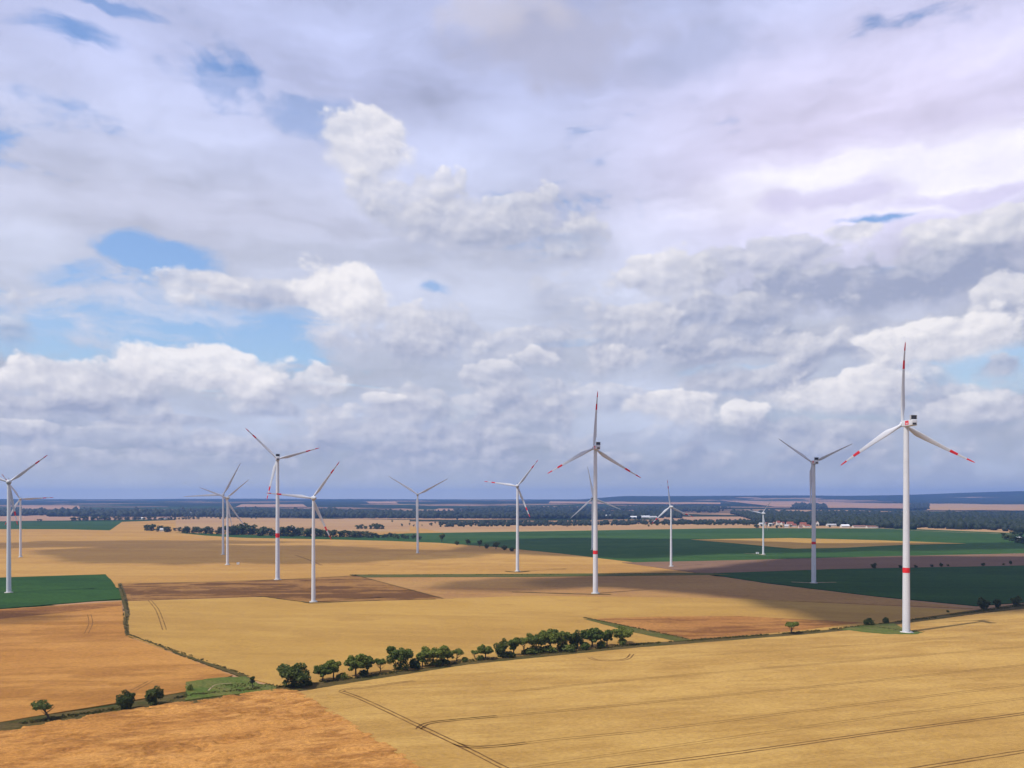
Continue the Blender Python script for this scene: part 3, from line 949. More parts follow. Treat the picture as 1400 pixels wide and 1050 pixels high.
for lab, pl, w, z in [
    ('curving wheel tracks below the brown ploughed strip', [(204, 820), (214, 832), (220, 846), (225, 861)], 0.7, 0.60),
    ('faint wheel tracks in the orange field near the left green field', [(122, 840), (124, 852), (118, 866)], 0.5, 0.64),
    ('short wheel tracks above the pair of dark trees', [(182, 944), (193, 938), (206, 931)], 0.6, 0.60),
    ('wheel tracks across the plateau between the turbines', [(404, 759), (424, 766), (440, 773)], 1.2, 0.30),
]:
    strip('wheel_tracks', lab, pl, w, z, M_track, gap=2.4)
strip('turbine_access_track', 'pale gravel pad beside the shaded turbine', [(1082, 795.5), (1105, 796.5), (1143, 796)], 5.0, 0.80, M_track_pale)
strip('turbine_access_track', 'pale gravel pad beside the smallest turbine', [(1018, 756.5), (1034, 757.5), (1046, 759)], 4.0, 0.60, M_track_pale)
strip('turbine_access_track', 'pale path curling through the small meadow', [(285, 944), (291, 938), (300, 935), (316, 934)], 0.8, 0.78, M_track_pale)
strip('access_track', 'thin pale track along the right edge of the large green field', [(1180, 720.5), (1260, 725.5), (1390, 730.5)], 12.0, 0.62, M_track_pale)
strip('field_edge', 'dark line along the top of the brown ploughed strip', [(165, 797.5), (290, 795), (432, 790), (488, 786.5)], 1.6, 0.72, M_verge)
strip('field_edge', 'dark diagonal line right of the brown ploughed strip', [(489, 787), (545, 802), (606, 818)], 1.4, 0.74, M_verge)
strip('grass_ring', 'rough grass around the foot of the second left turbine', [(412, 822), (428, 824.5), (470, 822.5), (520, 820.5)], 3.0, 0.72, M_verge)
strip('grass_ring', 'rough grass around the foot of the tall central turbine', [(700, 809), (780, 811.5), (835, 812.5)], 3.2, 0.72, M_verge)
strip('grass_ring', 'rough grass around the foot of the slim turbine', [(690, 780.5), (707, 782), (724, 780.5)], 5.0, 0.70, M_verge)

# ------------------------------------------------------------------ foliage
def leaf_mat(name, c1, c2):
    m, N, b, out = new_mat(name)
    tc_ = N.n.new('ShaderNodeTexCoord')
    oi = N.n.new('ShaderNodeObjectInfo')
    n = N.noise(tc_.outputs['Object'], 0.55, 3, 0.6)['Fac']
    c = N.mix(N.ss(N.m('ADD', n, N.m('MULTIPLY', N.m('SUBTRACT', oi.outputs['Random'], 0.5), 0.25)), 0.3, 0.7), c1, c2)
    N.put(b.inputs['Base Color'], c)
    b.inputs['Roughness'].default_value = 0.6
    b.inputs['Specular IOR Level'].default_value = 0.25
    tr = N.n.new('ShaderNodeBsdfTranslucent')
    N.put(tr.inputs['Color'], N.v('SCALE', c, scale=1.1))
    ms = N.n.new('ShaderNodeMixShader')
    ms.inputs[0].default_value = 0.22
    N.l.new(b.outputs[0], ms.inputs[1])
    N.l.new(tr.outputs[0], ms.inputs[2])
    N.l.new(ms.outputs[0], out.inputs['Surface'])
    return m


M_leaf = leaf_mat('leaves_green', (0.060, 0.090, 0.011), (0.155, 0.180, 0.024))
M_leaf_dk = leaf_mat('leaves_dark', (0.038, 0.058, 0.009), (0.100, 0.120, 0.018))
M_leaf_far = leaf_mat('leaves_far', (0.028, 0.048, 0.012), (0.055, 0.078, 0.018))
M_bark = plain('bark', (0.085, 0.062, 0.042), 0.9, 0.3, 2.0)


def crown_mesh(name, lobes, n, size, seed, mat, shell=0.55):
    r = np.random.default_rng(seed)
    vol = np.array([l[3] * l[4] * l[5] for l in lobes]) ** (2 / 3)
    cnt = np.maximum(8, (n * vol / vol.sum()).astype(int))
    C, Nn = [], []
    for l, c in zip(lobes, cnt):
        d = r.normal(size=(c, 3)); d /= np.linalg.norm(d, axis=1)[:, None]
        rad = shell + (1.05 - shell) * r.random(c) ** 0.6
        bump = 0.85 + 0.35 * fbm(d[:, 0] * 2.2 + d[:, 2] * 1.3 + seed, d[:, 1] * 2.2 - d[:, 2], seed, 2)
        C.append(np.array(l[:3]) + d * (rad * bump)[:, None] * np.array(l[3:6]))
        Nn.append(d)
    C = np.concatenate(C); Nn = np.concatenate(Nn)
    m = len(C)
    nr = Nn * 0.8 + r.normal(size=(m, 3)) * 0.55 + np.array([0, 0, 0.35])
    nr /= np.linalg.norm(nr, axis=1)[:, None]
    t = np.cross(nr, r.normal(size=(m, 3))); t /= np.linalg.norm(t, axis=1)[:, None]
    bt = np.cross(nr, t)
    s = size * (0.6 + 0.8 * r.random(m))[:, None]
    a, b_, c_, d_ = C + t * s, C + bt * s * 0.7, C - t * s * 0.9, C - bt * s * 0.65
    lift = nr * s * 0.25
    V = np.stack([a - lift, b_ + lift, c_ - lift, d_ + lift], 1).reshape(-1, 3)
    V[:, 2] = np.maximum(V[:, 2], 0.05)
    q = np.arange(4 * m).reshape(m, 4)
    return mesh_np(name, V, q, [mat])


def tube(pts, rad, n=7):
    rings = []
    for i, p in enumerate(pts):
        p = Vector(p)
        d = Vector(pts[min(i + 1, len(pts) - 1)]) - Vector(pts[max(i - 1, 0)])
        d.normalize()
        x = d.orthogonal().normalized(); y = d.cross(x)
        rings.append([tuple(p + (x * math.cos(2 * math.pi * j / n) + y * math.sin(2 * math.pi * j / n)) * rad[i]) for j in range(n)])
    return ring_loft(rings)


def trunk_mesh(name, h, r0, seed, limbs=4, lean=0.0, top_lobes=None):
    rr = random.Random(seed)
    shapes = [tube([(0, 0, -0.3), (0.06 * h * lean, 0.02 * h, 0.25 * h), (0.16 * h * lean, 0, 0.5 * h), (0.3 * h * lean, 0.01 * h, 0.75 * h)],
                   [r0 * 1.3, r0, r0 * 0.75, r0 * 0.4])]
    for i in range(limbs):
        a = rr.uniform(0, 6.28)
        z0 = h * rr.uniform(0.22, 0.5)
        L = h * rr.uniform(0.22, 0.36)
        x0 = 0.3 * z0 * lean
        shapes.append(tube([(x0, 0, z0), (x0 + L * 0.5 * math.cos(a), L * 0.5 * math.sin(a), z0 + L * 0.5), (x0 + L * 0.9 * math.cos(a), L * 0.9 * math.sin(a), z0 + L * 1.0)],
                           [r0 * 0.5, r0 * 0.35, r0 * 0.15], 5))
    V, Fc = multi(*shapes)
    return mesh_np(name, V, Fc, [M_bark], smooth=True)


# crown types, unit: a tree 10 m tall
def rand_lobes(seed, zc, spread, hgt, n, rmin, rmax, lean=0.0):
    rr = random.Random(seed)
    L = [(lean * zc * 0.3, 0, zc, spread * 0.52, spread * 0.52, hgt * 0.55)]
    for i in range(n):
        a = 2 * math.pi * i / n + rr.uniform(-0.4, 0.4)
        d = spread * rr.uniform(0.35, 0.82)
        q = rr.uniform(rmin, rmax)
        z = zc + hgt * rr.uniform(-0.6, 0.7) * (1.15 - 0.45 * d / spread)
        L.append((d * math.cos(a) + lean * z * 0.3, d * math.sin(a), z, q, q, q * rr.uniform(0.75, 1.0)))
    return L


TYPES = {}
for k_, (seed, zc, spread, hgt, n, rmin, rmax, leaves, mat, lean) in {
    'round': (1, 5.2, 4.4, 4.0, 18, 0.9, 1.8, 3800, M_leaf_dk, 0.0),
    'round2': (2, 5.6, 4.2, 3.8, 17, 0.8, 1.6, 3400, M_leaf, 0.05),
    'broad': (3, 5.9, 5.2, 3.4, 19, 0.8, 1.8, 3800, M_leaf, -0.05),
    'tall': (4, 5.6, 3.2, 4.2, 15, 0.7, 1.4, 2900, M_leaf, 0.05),
    'slim': (5, 6.2, 1.9, 3.2, 7, 0.8, 1.3, 1100, M_leaf_dk, 0.0),
    'umbrella': (6, 7.6, 3.4, 1.7, 8, 1.1, 1.7, 1500, M_leaf, 0.1),
    'windswept': (7, 7.4, 2.9, 1.9, 7, 0.9, 1.5, 900, M_leaf_dk, -0.9),
    'dense': (8, 5.2, 4.3, 4.4, 18, 1.0, 1.9, 3800, M_leaf_dk, 0.0),
}.items():
    lob = rand_lobes(seed, zc, spread, hgt, n, rmin, rmax, lean)
    if k_ in ('round', 'dense', 'broad'):
        lob += [(1.2, 0.3, 1.9, 2.0, 1.8, 1.7), (-1.4, -0.2, 1.7, 1.7, 1.6, 1.5)]
    TYPES[k_] = (crown_mesh('crown', lob, leaves, 0.34, seed, mat), trunk_mesh('trunk', 9.5, 0.30, seed, 5, lean))
shr = [(0, 0, 1.2, 1.6, 1.5, 1.1), (1.3, 0.2, 0.9, 1.1, 1.0, 0.9), (-1.2, -0.3, 1.0, 1.2, 1.1, 0.9), (0.3, 0.9, 1.5, 0.9, 0.9, 0.8)]
TYPES['shrub'] = (crown_mesh('crown', shr, 620, 0.30, 31, M_leaf_dk), trunk_mesh('trunk', 2.0, 0.10, 31, 4))
TYPES['shrub2'] = (crown_mesh('crown', [(a * 1.3, b, c * 1.2, d, e, f) for a, b, c, d, e, f in shr], 520, 0.30, 32, M_leaf), trunk_mesh('trunk', 2.2, 0.10, 32, 4))
HEIGHT = {k_: float(max(v.co.z for v in m[0].vertices)) for k_, m in TYPES.items()}
WIDTH = {k_: float(max(v.co.x for v in m[0].vertices) - min(v.co.x for v in m[0].vertices)) for k_, m in TYPES.items()}


def tree(label, px, py, hpx, wpx, kind, rz=None, cat='tree', group=None, name=None, z=0.0):
    X, Y, Z = gp(px, py)
    mpp = Y / F
    r = random.Random(int(px * 13 + py))
    e = empty(name or ('shrub' if cat == 'shrub' else 'tree'), (X, Y, Z + z), 0)
    sz = hpx * mpp / HEIGHT[kind]
    sx = wpx * mpp / WIDTH[kind] * (1.15 if group == 'trees along the farm track' else 1.0)
    e.rotation_euler.z = (r.uniform(-0.5, 0.5) if kind == 'windswept' else r.uniform(0, 6.28)) if rz is None else rz
    e.scale = (sx, sx, sz)
    tag(e, label, cat, group)
    obj('crown', TYPES[kind][0], e)
    obj('trunk', TYPES[kind][1], e)
    return e


ROW = 'trees along the farm track'
for a in [
    ('wind-bent tree with a thin lopsided crown, leftmost on the track', 68, 985, 28, 26, 'windswept'),
    ('round dark tree on the track, left of the split-crowned one', 173, 971, 28, 25, 'dense'),
    ('dark tree with a double crown right of the round dark one', 209, 965, 28, 27, 'dense'),
    ('slim dark young tree at the right end of the small meadow', 345, 942, 18, 9, 'slim'),
    ('big broad tree at the left end of the long row', 402, 940, 33, 44, 'round'),
    ('lower left crown of the second clump in the row', 441, 932, 25, 24, 'round2'),
    ('taller right crown of the second clump in the row', 456, 929, 27, 20, 'tall'),
    ('leafy tree leading the third clump of the row', 486, 926, 33, 28, 'round2'),
    ('darker tree in the middle of the third clump', 503, 923, 28, 20, 'tall'),
    ('small umbrella-shaped tree right of the third clump', 520, 920, 21, 17, 'umbrella'),
    ('tallest bright green tree left of centre in the row', 548, 917, 34, 32, 'broad'),
    ('dark leafy tree right of the tallest bright green one', 577, 913, 25, 18, 'tall'),
    ('broad tree at the right of the clump below centre', 592, 911, 28, 34, 'broad'),
    ('low tree beside the broad one near the gap', 612, 907, 20, 16, 'round2'),
    ('small tree left of the gap in the row', 625, 905, 18, 18, 'umbrella'),
    ('tiny lone umbrella-shaped tree standing in the gap', 649, 902, 14, 11, 'umbrella'),
    ('bushy tree right of the gap in the row', 664, 902, 21, 20, 'round2'),
    ('dark upright tree starting the long right-hand thicket', 686, 900, 28, 20, 'dense'),
    ('paler tree with open trunks in the thicket', 702, 897, 26, 18, 'tall'),
    ('small-crowned tree in the thicket with bare stem', 716, 895, 25, 18, 'umbrella'),
    ('wide tree near the middle of the right-hand thicket', 733, 893, 29, 26, 'broad'),
    ('highest tree in the right-hand thicket', 752, 891, 31, 28, 'round2'),
    ('sunlit tree right of the highest one in the thicket', 769, 889, 29, 24, 'broad'),
    ('dark round tree in the right part of the thicket', 786, 888, 28, 22, 'dense'),
    ('broad bright tree near the right end of the thicket', 809, 886, 28, 28, 'round2'),
    ('smaller tree before the last one of the thicket', 830, 884, 24, 18, 'tall'),
    ('last tree at the right end of the thicket with pale stems', 851, 882, 25, 28, 'broad'),
    ('lone round tree on the field edge left of the nearest turbine', 1082, 867, 18, 19, 'umbrella'),
    ('dark tree at the right edge, largest of the three by the green field', 1345, 833, 17, 18, 'dense'),
    ('dark tree in the middle of the three at the right edge', 1363, 831, 12, 11, 'round'),
    ('dark tree nearest the right border of the picture', 1390, 829, 15, 13, 'dense'),
]:
    tree(*a, group=ROW)
for (px, py, h, w, lab) in [
    (260, 946, 11, 9, 'small bush at the left end of the small meadow'), (1188, 856, 12, 15, 'green bush at the head of the turbine pad'),
    (1211, 853, 10, 9, 'smaller green bush between the pad bush and the nearest tower'), (106, 979, 4, 6, 'tiny weed bush on the track right of the wind-bent tree'),
    (34, 989, 4, 6, 'tiny weed bush on the track left of the wind-bent tree'), (421, 938, 10, 14, 'low bush right of the big broad tree'),
    (468, 929, 10, 18, 'low bush right of the second clump'), (497, 925, 10, 20, 'low dark bush under the third clump'), (567, 915, 16, 20, 'bush under the right side of the tallest bright green tree'),
    (605, 909, 9, 22, 'low bush under the broad tree near the gap'), (636, 905, 7, 16, 'low bush left of the tiny lone tree'), (657, 903, 8, 14, 'low bush right of the tiny lone tree'),
    (695, 899, 9, 22, 'undergrowth below the dark upright tree'), (725, 895, 10, 28, 'undergrowth below the small-crowned tree'), (748, 893, 11, 30, 'undergrowth below the highest tree of the thicket'),
    (775, 891, 11, 30, 'undergrowth below the sunlit tree of the thicket'), (800, 888, 11, 26, 'undergrowth left of the broad bright tree'), (822, 886, 11, 22, 'undergrowth right of the broad bright tree'),
    (1296, 838, 4, 6, 'tiny bush on the field edge right of the nearest tower'),
]:
    tree(lab, px, py, h, w, 'shrub' if (px % 2) else 'shrub2', cat='shrub', group='bushes along the farm track')

# weeds and rough grass along the track, the ditches and the turbine pad
M_weed = leaf_mat('weeds', (0.060, 0.065, 0.014), (0.150, 0.115, 0.036))


def weeds(label, px, width, n, size, seed):
    r = np.random.default_rng(seed)
    g = np.array([gp(x, y)[:2] for x, y in px])
    L = np.concatenate([[0], np.cumsum(np.hypot(*np.diff(g, axis=0).T))])
    s = r.random(n) * L[-1]
    s = s[fbm(s / 14, 0.3, seed, 3) > 0.40]
    m = len(s)
    C = np.stack([np.interp(s, L, g[:, 0]), np.interp(s, L, g[:, 1])], -1) + r.normal(size=(m, 2)) * width * 0.4
    k = size * (0.5 + r.random(m))
    V = []
    for i in range(3):
        a = r.random(m) * math.pi
        dx_, dy_ = np.cos(a) * k * 0.8, np.sin(a) * k * 0.8
        lean_ = r.normal(size=(m, 2)) * 0.3 * k[:, None]
        z0 = np.full(m, 0.3); z1 = 0.6 + k
        V.append(np.stack([np.stack([C[:, 0] - dx_, C[:, 1] - dy_, z0], -1), np.stack([C[:, 0] + dx_, C[:, 1] + dy_, z0], -1),
                           np.stack([C[:, 0] + dx_ * 0.6 + lean_[:, 0], C[:, 1] + dy_ * 0.6 + lean_[:, 1], z1], -1),
                           np.stack([C[:, 0] - dx_ * 0.7 + lean_[:, 0], C[:, 1] - dy_ * 0.7 + lean_[:, 1], z1 * 0.9], -1)], 1))
    V = np.concatenate(V).reshape(-1, 3)
    o = obj('weeds', mesh_np('weeds', V, np.arange(len(V)).reshape(-1, 4), [M_weed]))
    tag(o, label, 'weeds', kind='stuff')


weeds('weeds and rough grass along the farm track', [(-100, 1010), (0, 995), (140, 974), (262, 952), (390, 940), (480, 929), (640, 905), (870, 882), (1100, 865), (1190, 856), (1260, 847), (1340, 836), (1420, 826)], 2.6, 4200, 0.42, 1)
weeds('weeds along the ditch below the left green field', [(163, 798), (170, 815), (176, 838), (172, 852), (174, 868), (250, 894.5), (340, 926)], 1.2, 700, 0.45, 2)
weeds('weeds on the small meadow', [(258, 945), (300, 940), (372, 940)], 9.0, 350, 0.35, 3)
weeds('weeds on the pad of the nearest turbine', [(1165, 859), (1200, 859), (1230, 863), (1258, 866)], 6.0, 450, 0.45, 4)
weeds('weeds along the green strip beside the stubble triangle', [(800, 846), (880, 862), (940, 875)], 1.6, 350, 0.45, 5)
weeds('weeds along the thin green strip in the middle', [(478, 787), (700, 786.5), (980, 784.5)], 3.0, 500, 0.6, 6)

# small trees on the brown strip at right and in the green field
ORD = ['first', 'second', 'third', 'fourth', 'fifth', 'sixth', 'seventh', 'eighth', 'ninth']
for k_, (px, py, h, w) in enumerate([(1195, 777, 8, 9), (1231, 777, 5, 6), (1252, 776.5, 4, 6), (1274, 775.5, 4, 5), (1287, 775, 6, 6), (1296, 774.5, 3, 4), (1344, 774, 5, 7), (1372, 773, 3, 4), (1382, 772, 6, 5)]):
    tree(ORD[k_] + ' small dark tree from the left on the brown strip behind the nearest turbine', px, py, h, w, 'dense' if h > 4 else 'round', group='bushy trees on the brown strip')
for k_, (px, py, h, w) in enumerate(sorted([(604, 741, 12, 10), (640, 746, 9, 9), (656, 748, 10, 8), (678, 751, 10, 12), (690, 752, 7, 10), (665, 750, 7, 8), (625, 745, 6, 8), (700, 754, 6, 8)])):
    tree(ORD[k_] + ' dark tree from the left along the lower left edge of the large green field', px, py, h, w, 'tall' if h > 8 else 'dense', group='trees at the corner of the green field')

# ------------------------------------------------------------------ far trees: simple shared crowns
FAR = []
for s_ in range(5):
    lob = rand_lobes(60 + s_, 6.0, [4.6, 3.8, 5.4, 3.0, 4.2][s_], [3.6, 3.8, 3.2, 4.0, 3.6][s_], 6, 1.6, 2.4)
    lob.append((0, 0, 2.2, 3.0, 3.0, 2.0))
    FAR.append((crown_mesh('crown', lob, 190, 1.05, 60 + s_, M_leaf_far, 0.7), mesh_np('trunk', *tube([(0, 0, -0.3), (0, 0, 3), (0, 0, 6)], [0.4, 0.3, 0.15], 5), [M_bark])))


def far_tree(px, py, hpx, label, group, seed, wk=1.0):
    X, Y, Z = gp(px, py)
    r = random.Random(seed)
    c, t = FAR[r.randrange(5)]
    e = empty('tree', (X, Y, Z), r.uniform(0, 6.28))
    s = hpx * Y / F / 10.0
    e.scale = (s * wk * r.uniform(0.85, 1.3), s * wk * r.uniform(0.85, 1.3), s)
    tag(e, label, 'tree', group)
    obj('crown', c, e); obj('trunk', t, e)


rt_ = random.Random(5)
# hedgerow of trees across the left middle distance
for i in range(78):
    t = i / 77
    px = 200 + 370 * t + rt_.uniform(-3, 3)
    py = np.interp(px, [195, 250, 330, 440, 560, 580], [725.5, 728.5, 732, 734, 737, 739]) + rt_.uniform(-2.0, 0.5)
    h = np.interp(px, [195, 260, 330, 400, 470, 580], [8, 9, 13, 14, 9, 7]) * rt_.uniform(0.55, 1.15)
    far_tree(px, py, h, 'dark tree in the far hedgerow behind the left turbines', 'trees of the far left hedgerow', i, 1.25)
for i in range(34):
    px = 98 + 172 * i / 33 + rt_.uniform(-2, 2)
    py = np.interp(px, [98, 150, 270], [712.2, 711.2, 710.0])
    h = np.interp(px, [98, 140, 190, 270], [6, 7, 5, 4]) * rt_.uniform(0.6, 1.1)
    far_tree(px, py, h, 'tiny dark tree in the row above the far left green field', 'tree row above the far left green field', 200 + i, 1.3)
for i, (px, py, h) in enumerate([(489, 723.5, 6), (494, 723, 6), (500, 723.5, 5), (507, 723.5, 6), (513, 723, 8), (518, 723.2, 7), (523, 723.5, 6), (515, 723.6, 6), (52, 712.5, 3), (56, 712.5, 3)]):
    far_tree(px, py, h, 'tiny tree of a small clump on the far tan field', 'tree clumps on the far tan field', 300 + i, 1.2)
for i in range(60):
    px = 540 + 380 * i / 59 + rt_.uniform(-4, 4)
    py = 711.5 + rt_.uniform(0, 9)
    far_tree(px, py, rt_.uniform(1.8, 4.2), 'tiny scattered tree on the far tan strip behind the middle turbines', 'scattered far trees', 400 + i, 0.9)
for i in range(60):
    px = 880 + 180 * i / 59 + rt_.uniform(-2, 2)
    far_tree(px, 717.5 + rt_.uniform(-1.2, 0.8), rt_.uniform(3.0, 5.5), 'tiny tree in the dense row left of the village', 'tree row left of the village', 500 + i, 1.1)
for i, (px, py, h) in enumerate([(1376, 738, 8), (1383, 740, 9), (1390, 742, 8), (1397, 743, 10), (1404, 744, 9), (1386, 733, 7), (1372, 733, 5), (1395, 735, 8)]):
    far_tree(px, py, h, 'tree of the clump at the right edge beside the green field', 'tree clump at the right edge', 600 + i, 1.3)
for i in range(16):
    far_tree(258 + 92 * i / 15, 707.5 + rt_.uniform(-1, 3), rt_.uniform(2, 4), 'tiny tree dotted over the far left tan fields', 'dotted trees on the far left fields', 640 + i, 1.1)

# ------------------------------------------------------------------ far woods: masses of crowns
ico = bmesh.new(); bmesh.ops.create_icosphere(ico, subdivisions=1, radius=1.0)
IV = np.array([v.co[:] for v in ico.verts]); IF = np.array([[v.index for v in f.verts] for f in ico.faces]); ico.free()
M_wood = leaf_mat('woodland_crowns', (0.010, 0.019, 0.006), (0.017, 0.029, 0.009))


def wood(label, quad, n, size, seed, wob=1.5, name='woodland'):
    """quad of photograph pixels (near-left, near-right, far-right, far-left) filled with crowns"""
    r = np.random.default_rng(seed)
    (x0, y0), (x1, y1), (x2, y2), (x3, y3) = quad
    SS = np.linspace(0, 1, 48)
    A = np.array([gp(x0 + (x1 - x0) * s, y0 + (y1 - y0) * s) for s in SS])
    B = np.array([gp(x3 + (x2 - x3) * s, y3 + (y2 - y3) * s + wob * (float(fbm(s * 12, 0.5, seed, 3)) - 0.5) * 2) for s in SS])
    s, t = r.random(n), r.random(n)
    ip = lambda M, c: np.interp(s, SS, M[:, c])
    X = ip(A, 0) + (ip(B, 0) - ip(A, 0)) * t
    Y = ip(A, 1) + (ip(B, 1) - ip(A, 1)) * t
    keep = fbm(X / 260, Y / 260, seed + 3, 3) > 0.36                 # clearings
    X, Y = X[keep], Y[keep]
    m = len(X)
    k = size * (0.55 + 0.9 * r.random(m) ** 1.5)
    sc = np.stack([k * 1.15, k * 1.15, k * (0.9 + 0.6 * r.random(m))], -1)
    P_ = IV[None] * sc[:, None, :] * (0.75 + 0.5 * r.random((m, len(IV), 1))) + np.stack([X, Y, zt(X, Y) + k * 0.75], -1)[:, None, :]
    Fq = (IF[None] + (np.arange(m) * len(IV))[:, None, None]).reshape(-1, 3)
    V, Fc = [P_.reshape(-1, 3)], [Fq]
    o = obj(name, mesh_np(name, np.concatenate(V), np.concatenate(Fc), [M_wood]))
    return tag(o, label, 'wood', kind='stuff')


wood('dark wood behind the village on the right', [(1050, 716), (1420, 731), (1420, 706), (1000, 702)], 3600, 11, 1)
wood('dark wood belt behind the middle turbines', [(480, 708.5), (930, 710), (930, 703), (480, 703.5)], 2600, 11, 2)
wood('dark wood belt on the far left', [(-60, 706), (480, 708), (480, 700), (-60, 700)], 2600, 12, 3)
wood('small wood on the pale far fields at right', [(1080, 697), (1132, 696), (1128, 690.5), (1086, 690.5)], 260, 12, 4)
wood('small wood right of the nearest tower on the far fields', [(1245, 697), (1270, 697), (1268, 689.5), (1246, 689.5)], 200, 12, 5)
wood('long low wood on the far slope in the centre', [(560, 700), (980, 701), (1000, 695), (700, 697)], 1500, 12, 6)
wood('tree belt along the tan strip right of centre', [(600, 720.5), (1040, 716.5), (1040, 713), (600, 714.5)], 900, 5, 7)

# pale far fields on the slopes
far_patch('far_field', 'pale pink field on the far slope right of centre', [(715, 699), (872, 699), (878, 694), (740, 692.5)], M_far_pink, 4, 30, 5, 1.0)
far_patch('far_field', 'long pale field on the far slope at right', [(1060, 693.5), (1240, 696.5), (1240, 689), (985, 684.5)], M_far_pink, 5, 36, 6, 1.2)
far_patch('far_field', 'pale field at the right edge below the ridge', [(1268, 698), (1420, 699), (1420, 690.5), (1262, 689)], M_far_tan, 5, 30, 5, 1.2)
far_patch('far_field', 'narrow pale field near the skyline in the centre', [(750, 689), (985, 690), (985, 687.5), (752, 686)], M_far_pink, 5, 30, 4, 1.0)
far_patch('far_field', 'pale clearing on the left hills behind the close pair', [(322, 694), (420, 693.5), (414, 690), (330, 690)], M_far_pink, 5, 20, 4, 0.8)
far_patch('far_field', 'pale clearing on the hills left of the middle turbine', [(505, 689), (545, 689), (540, 686), (500, 686)], M_far_pink, 5, 20, 4, 0.6)
far_patch('far_field', 'pale clearing on the far left hills', [(30, 697), (110, 698), (108, 692), (30, 692)], M_far_pink, 5, 20, 4, 0.8)
far_patch('far_field', 'thin pale strip on the slope right of the middle turbine', [(590, 699), (635, 700), (632, 696.5), (600, 696)], M_far_pink, 5, 20, 4, 0.6)
far_patch('far_field', 'pinkish fields below the left hills', [(-60, 713.5), (330, 709), (330, 704.5), (-60, 704)], M_far_pink, 0.4, 40, 6, 1.0)
far_patch('far_field', 'pale field below the hills left of centre', [(240, 726), (560, 727), (560, 711), (240, 706.5)], M_far_tan, 0.45, 40, 6, 0.6)
far_patch('far_field', 'reddish field beside the tree row left of the village', [(900, 712), (1030, 711.5), (1030, 706.5), (900, 706.5)], M_far_pink, 0.5, 24, 4, 0.4)

# ------------------------------------------------------------------ village and farm buildings
M_roof_red = plain('roof_tiles_red', (0.22, 0.068, 0.042), 0.8, 0.2, 0.3)
M_roof_brown = plain('roof_tiles_brown', (0.20, 0.10, 0.07), 0.8, 0.2, 0.3)
M_roof_grey = plain('roof_sheet_grey', (0.40, 0.40, 0.41), 0.6, 0.1, 0.3)
M_roof_white = plain('roof_sheet_white', (0.66, 0.67, 0.69), 0.5, 0.05, 0.3)
M_wall_w = plain('render_white', (0.58, 0.55, 0.50), 0.8, 0.08, 0.4)
M_wall_p = plain('render_pink', (0.55, 0.40, 0.34), 0.8, 0.08, 0.4)
M_glass = plain('window_dark', (0.03, 0.035, 0.045), 0.2, 0.1, 1.0, 0.5)


def building(name, label, px, py, w, d, h, rh, rot, wall, roof, cat='house', group=None):
    X, Y, Z = gp(px, py)
    e = empty(name, (X, Y, Z + 0.1), rot)
    tag(e, label, cat, group)
    V = [(-w / 2, -d / 2, -1), (w / 2, -d / 2, -1), (w / 2, d / 2, -1), (-w / 2, d / 2, -1), (-w / 2, -d / 2, h), (w / 2, -d / 2, h), (w / 2, d / 2, h), (-w / 2, d / 2, h), (-w / 2, 0, h + rh), (w / 2, 0, h + rh)]
    solid('wall', V, [[0, 1, 5, 4], [1, 2, 6, 9, 5], [2, 3, 7, 6], [3, 0, 4, 8, 7]], wall, e, False)
    o, t = 0.5, 0.3
    k = rh / (d / 2)
    V = []
    for zz in (0.06, t):
        V += [(-w / 2 - o, -d / 2 - o, h - o * k + zz), (w / 2 + o, -d / 2 - o, h - o * k + zz), (w / 2 + o, 0, h + rh + zz), (-w / 2 - o, 0, h + rh + zz), (w / 2 + o, d / 2 + o, h - o * k + zz), (-w / 2 - o, d / 2 + o, h - o * k + zz)]
    Fq = [[0, 1, 2, 3], [3, 2, 4, 5], [6, 9, 8, 7], [9, 11, 10, 8], [0, 6, 7, 1], [5, 4, 10, 11], [0, 3, 9, 6], [3, 5, 11, 9], [1, 7, 8, 2], [2, 8, 10, 4]]
    ro = solid('roof', V, Fq, roof, e, False)
    if h < 8 and w < 20:
        solid('chimney', *box(w * 0.2, w * 0.2 + 0.8, -0.4, 0.4, h + rh * 0.7, h + rh + 1.2), M_roof_brown, ro, False)
    nwin = max(2, int(w / 4))
    for i in range(nwin):
        x = -w / 2 + w * (i + 0.5) / nwin
        solid('window', *box(x - 0.6, x + 0.6, -d / 2 - 0.05, -d / 2 + 0.1, h * 0.45, h * 0.45 + 1.5), M_glass, e, False)


rb_ = random.Random(11)
VG = 'village houses'
for lab, px, py, w, d, h, rh, rot, wall, roof in [
    ('white house at the left end of the village', 1053, 719.5, 12, 9, 7, 4, 0.2, M_wall_w, M_roof_grey),
    ('tall white house with red roof in the village', 1064, 719.5, 11, 10, 12, 6, 0.1, M_wall_w, M_roof_red),
    ('pink-walled house with wide red roof in the village', 1080, 719.0, 22, 12, 8, 6, -0.1, M_wall_p, M_roof_red),
    ('white house in front of the wide red roof', 1085, 720.5, 16, 10, 6, 5, 0.15, M_wall_w, M_roof_red),
    ('red-roofed house left of the shaded tower', 1098, 719.5, 20, 12, 7, 6, -0.2, M_wall_p, M_roof_red),
    ('low red-roofed barn left of the shaded tower', 1103, 721, 18, 10, 5, 4, 0.0, M_wall_w, M_roof_red),
    ('white gabled house just right of the shaded tower', 1117.5, 719.0, 11, 10, 10, 6, 1.3, M_wall_w, M_roof_brown),
]:
    building('house', lab, px, py, w, d, h, rh, rot, wall, roof, 'house', VG)
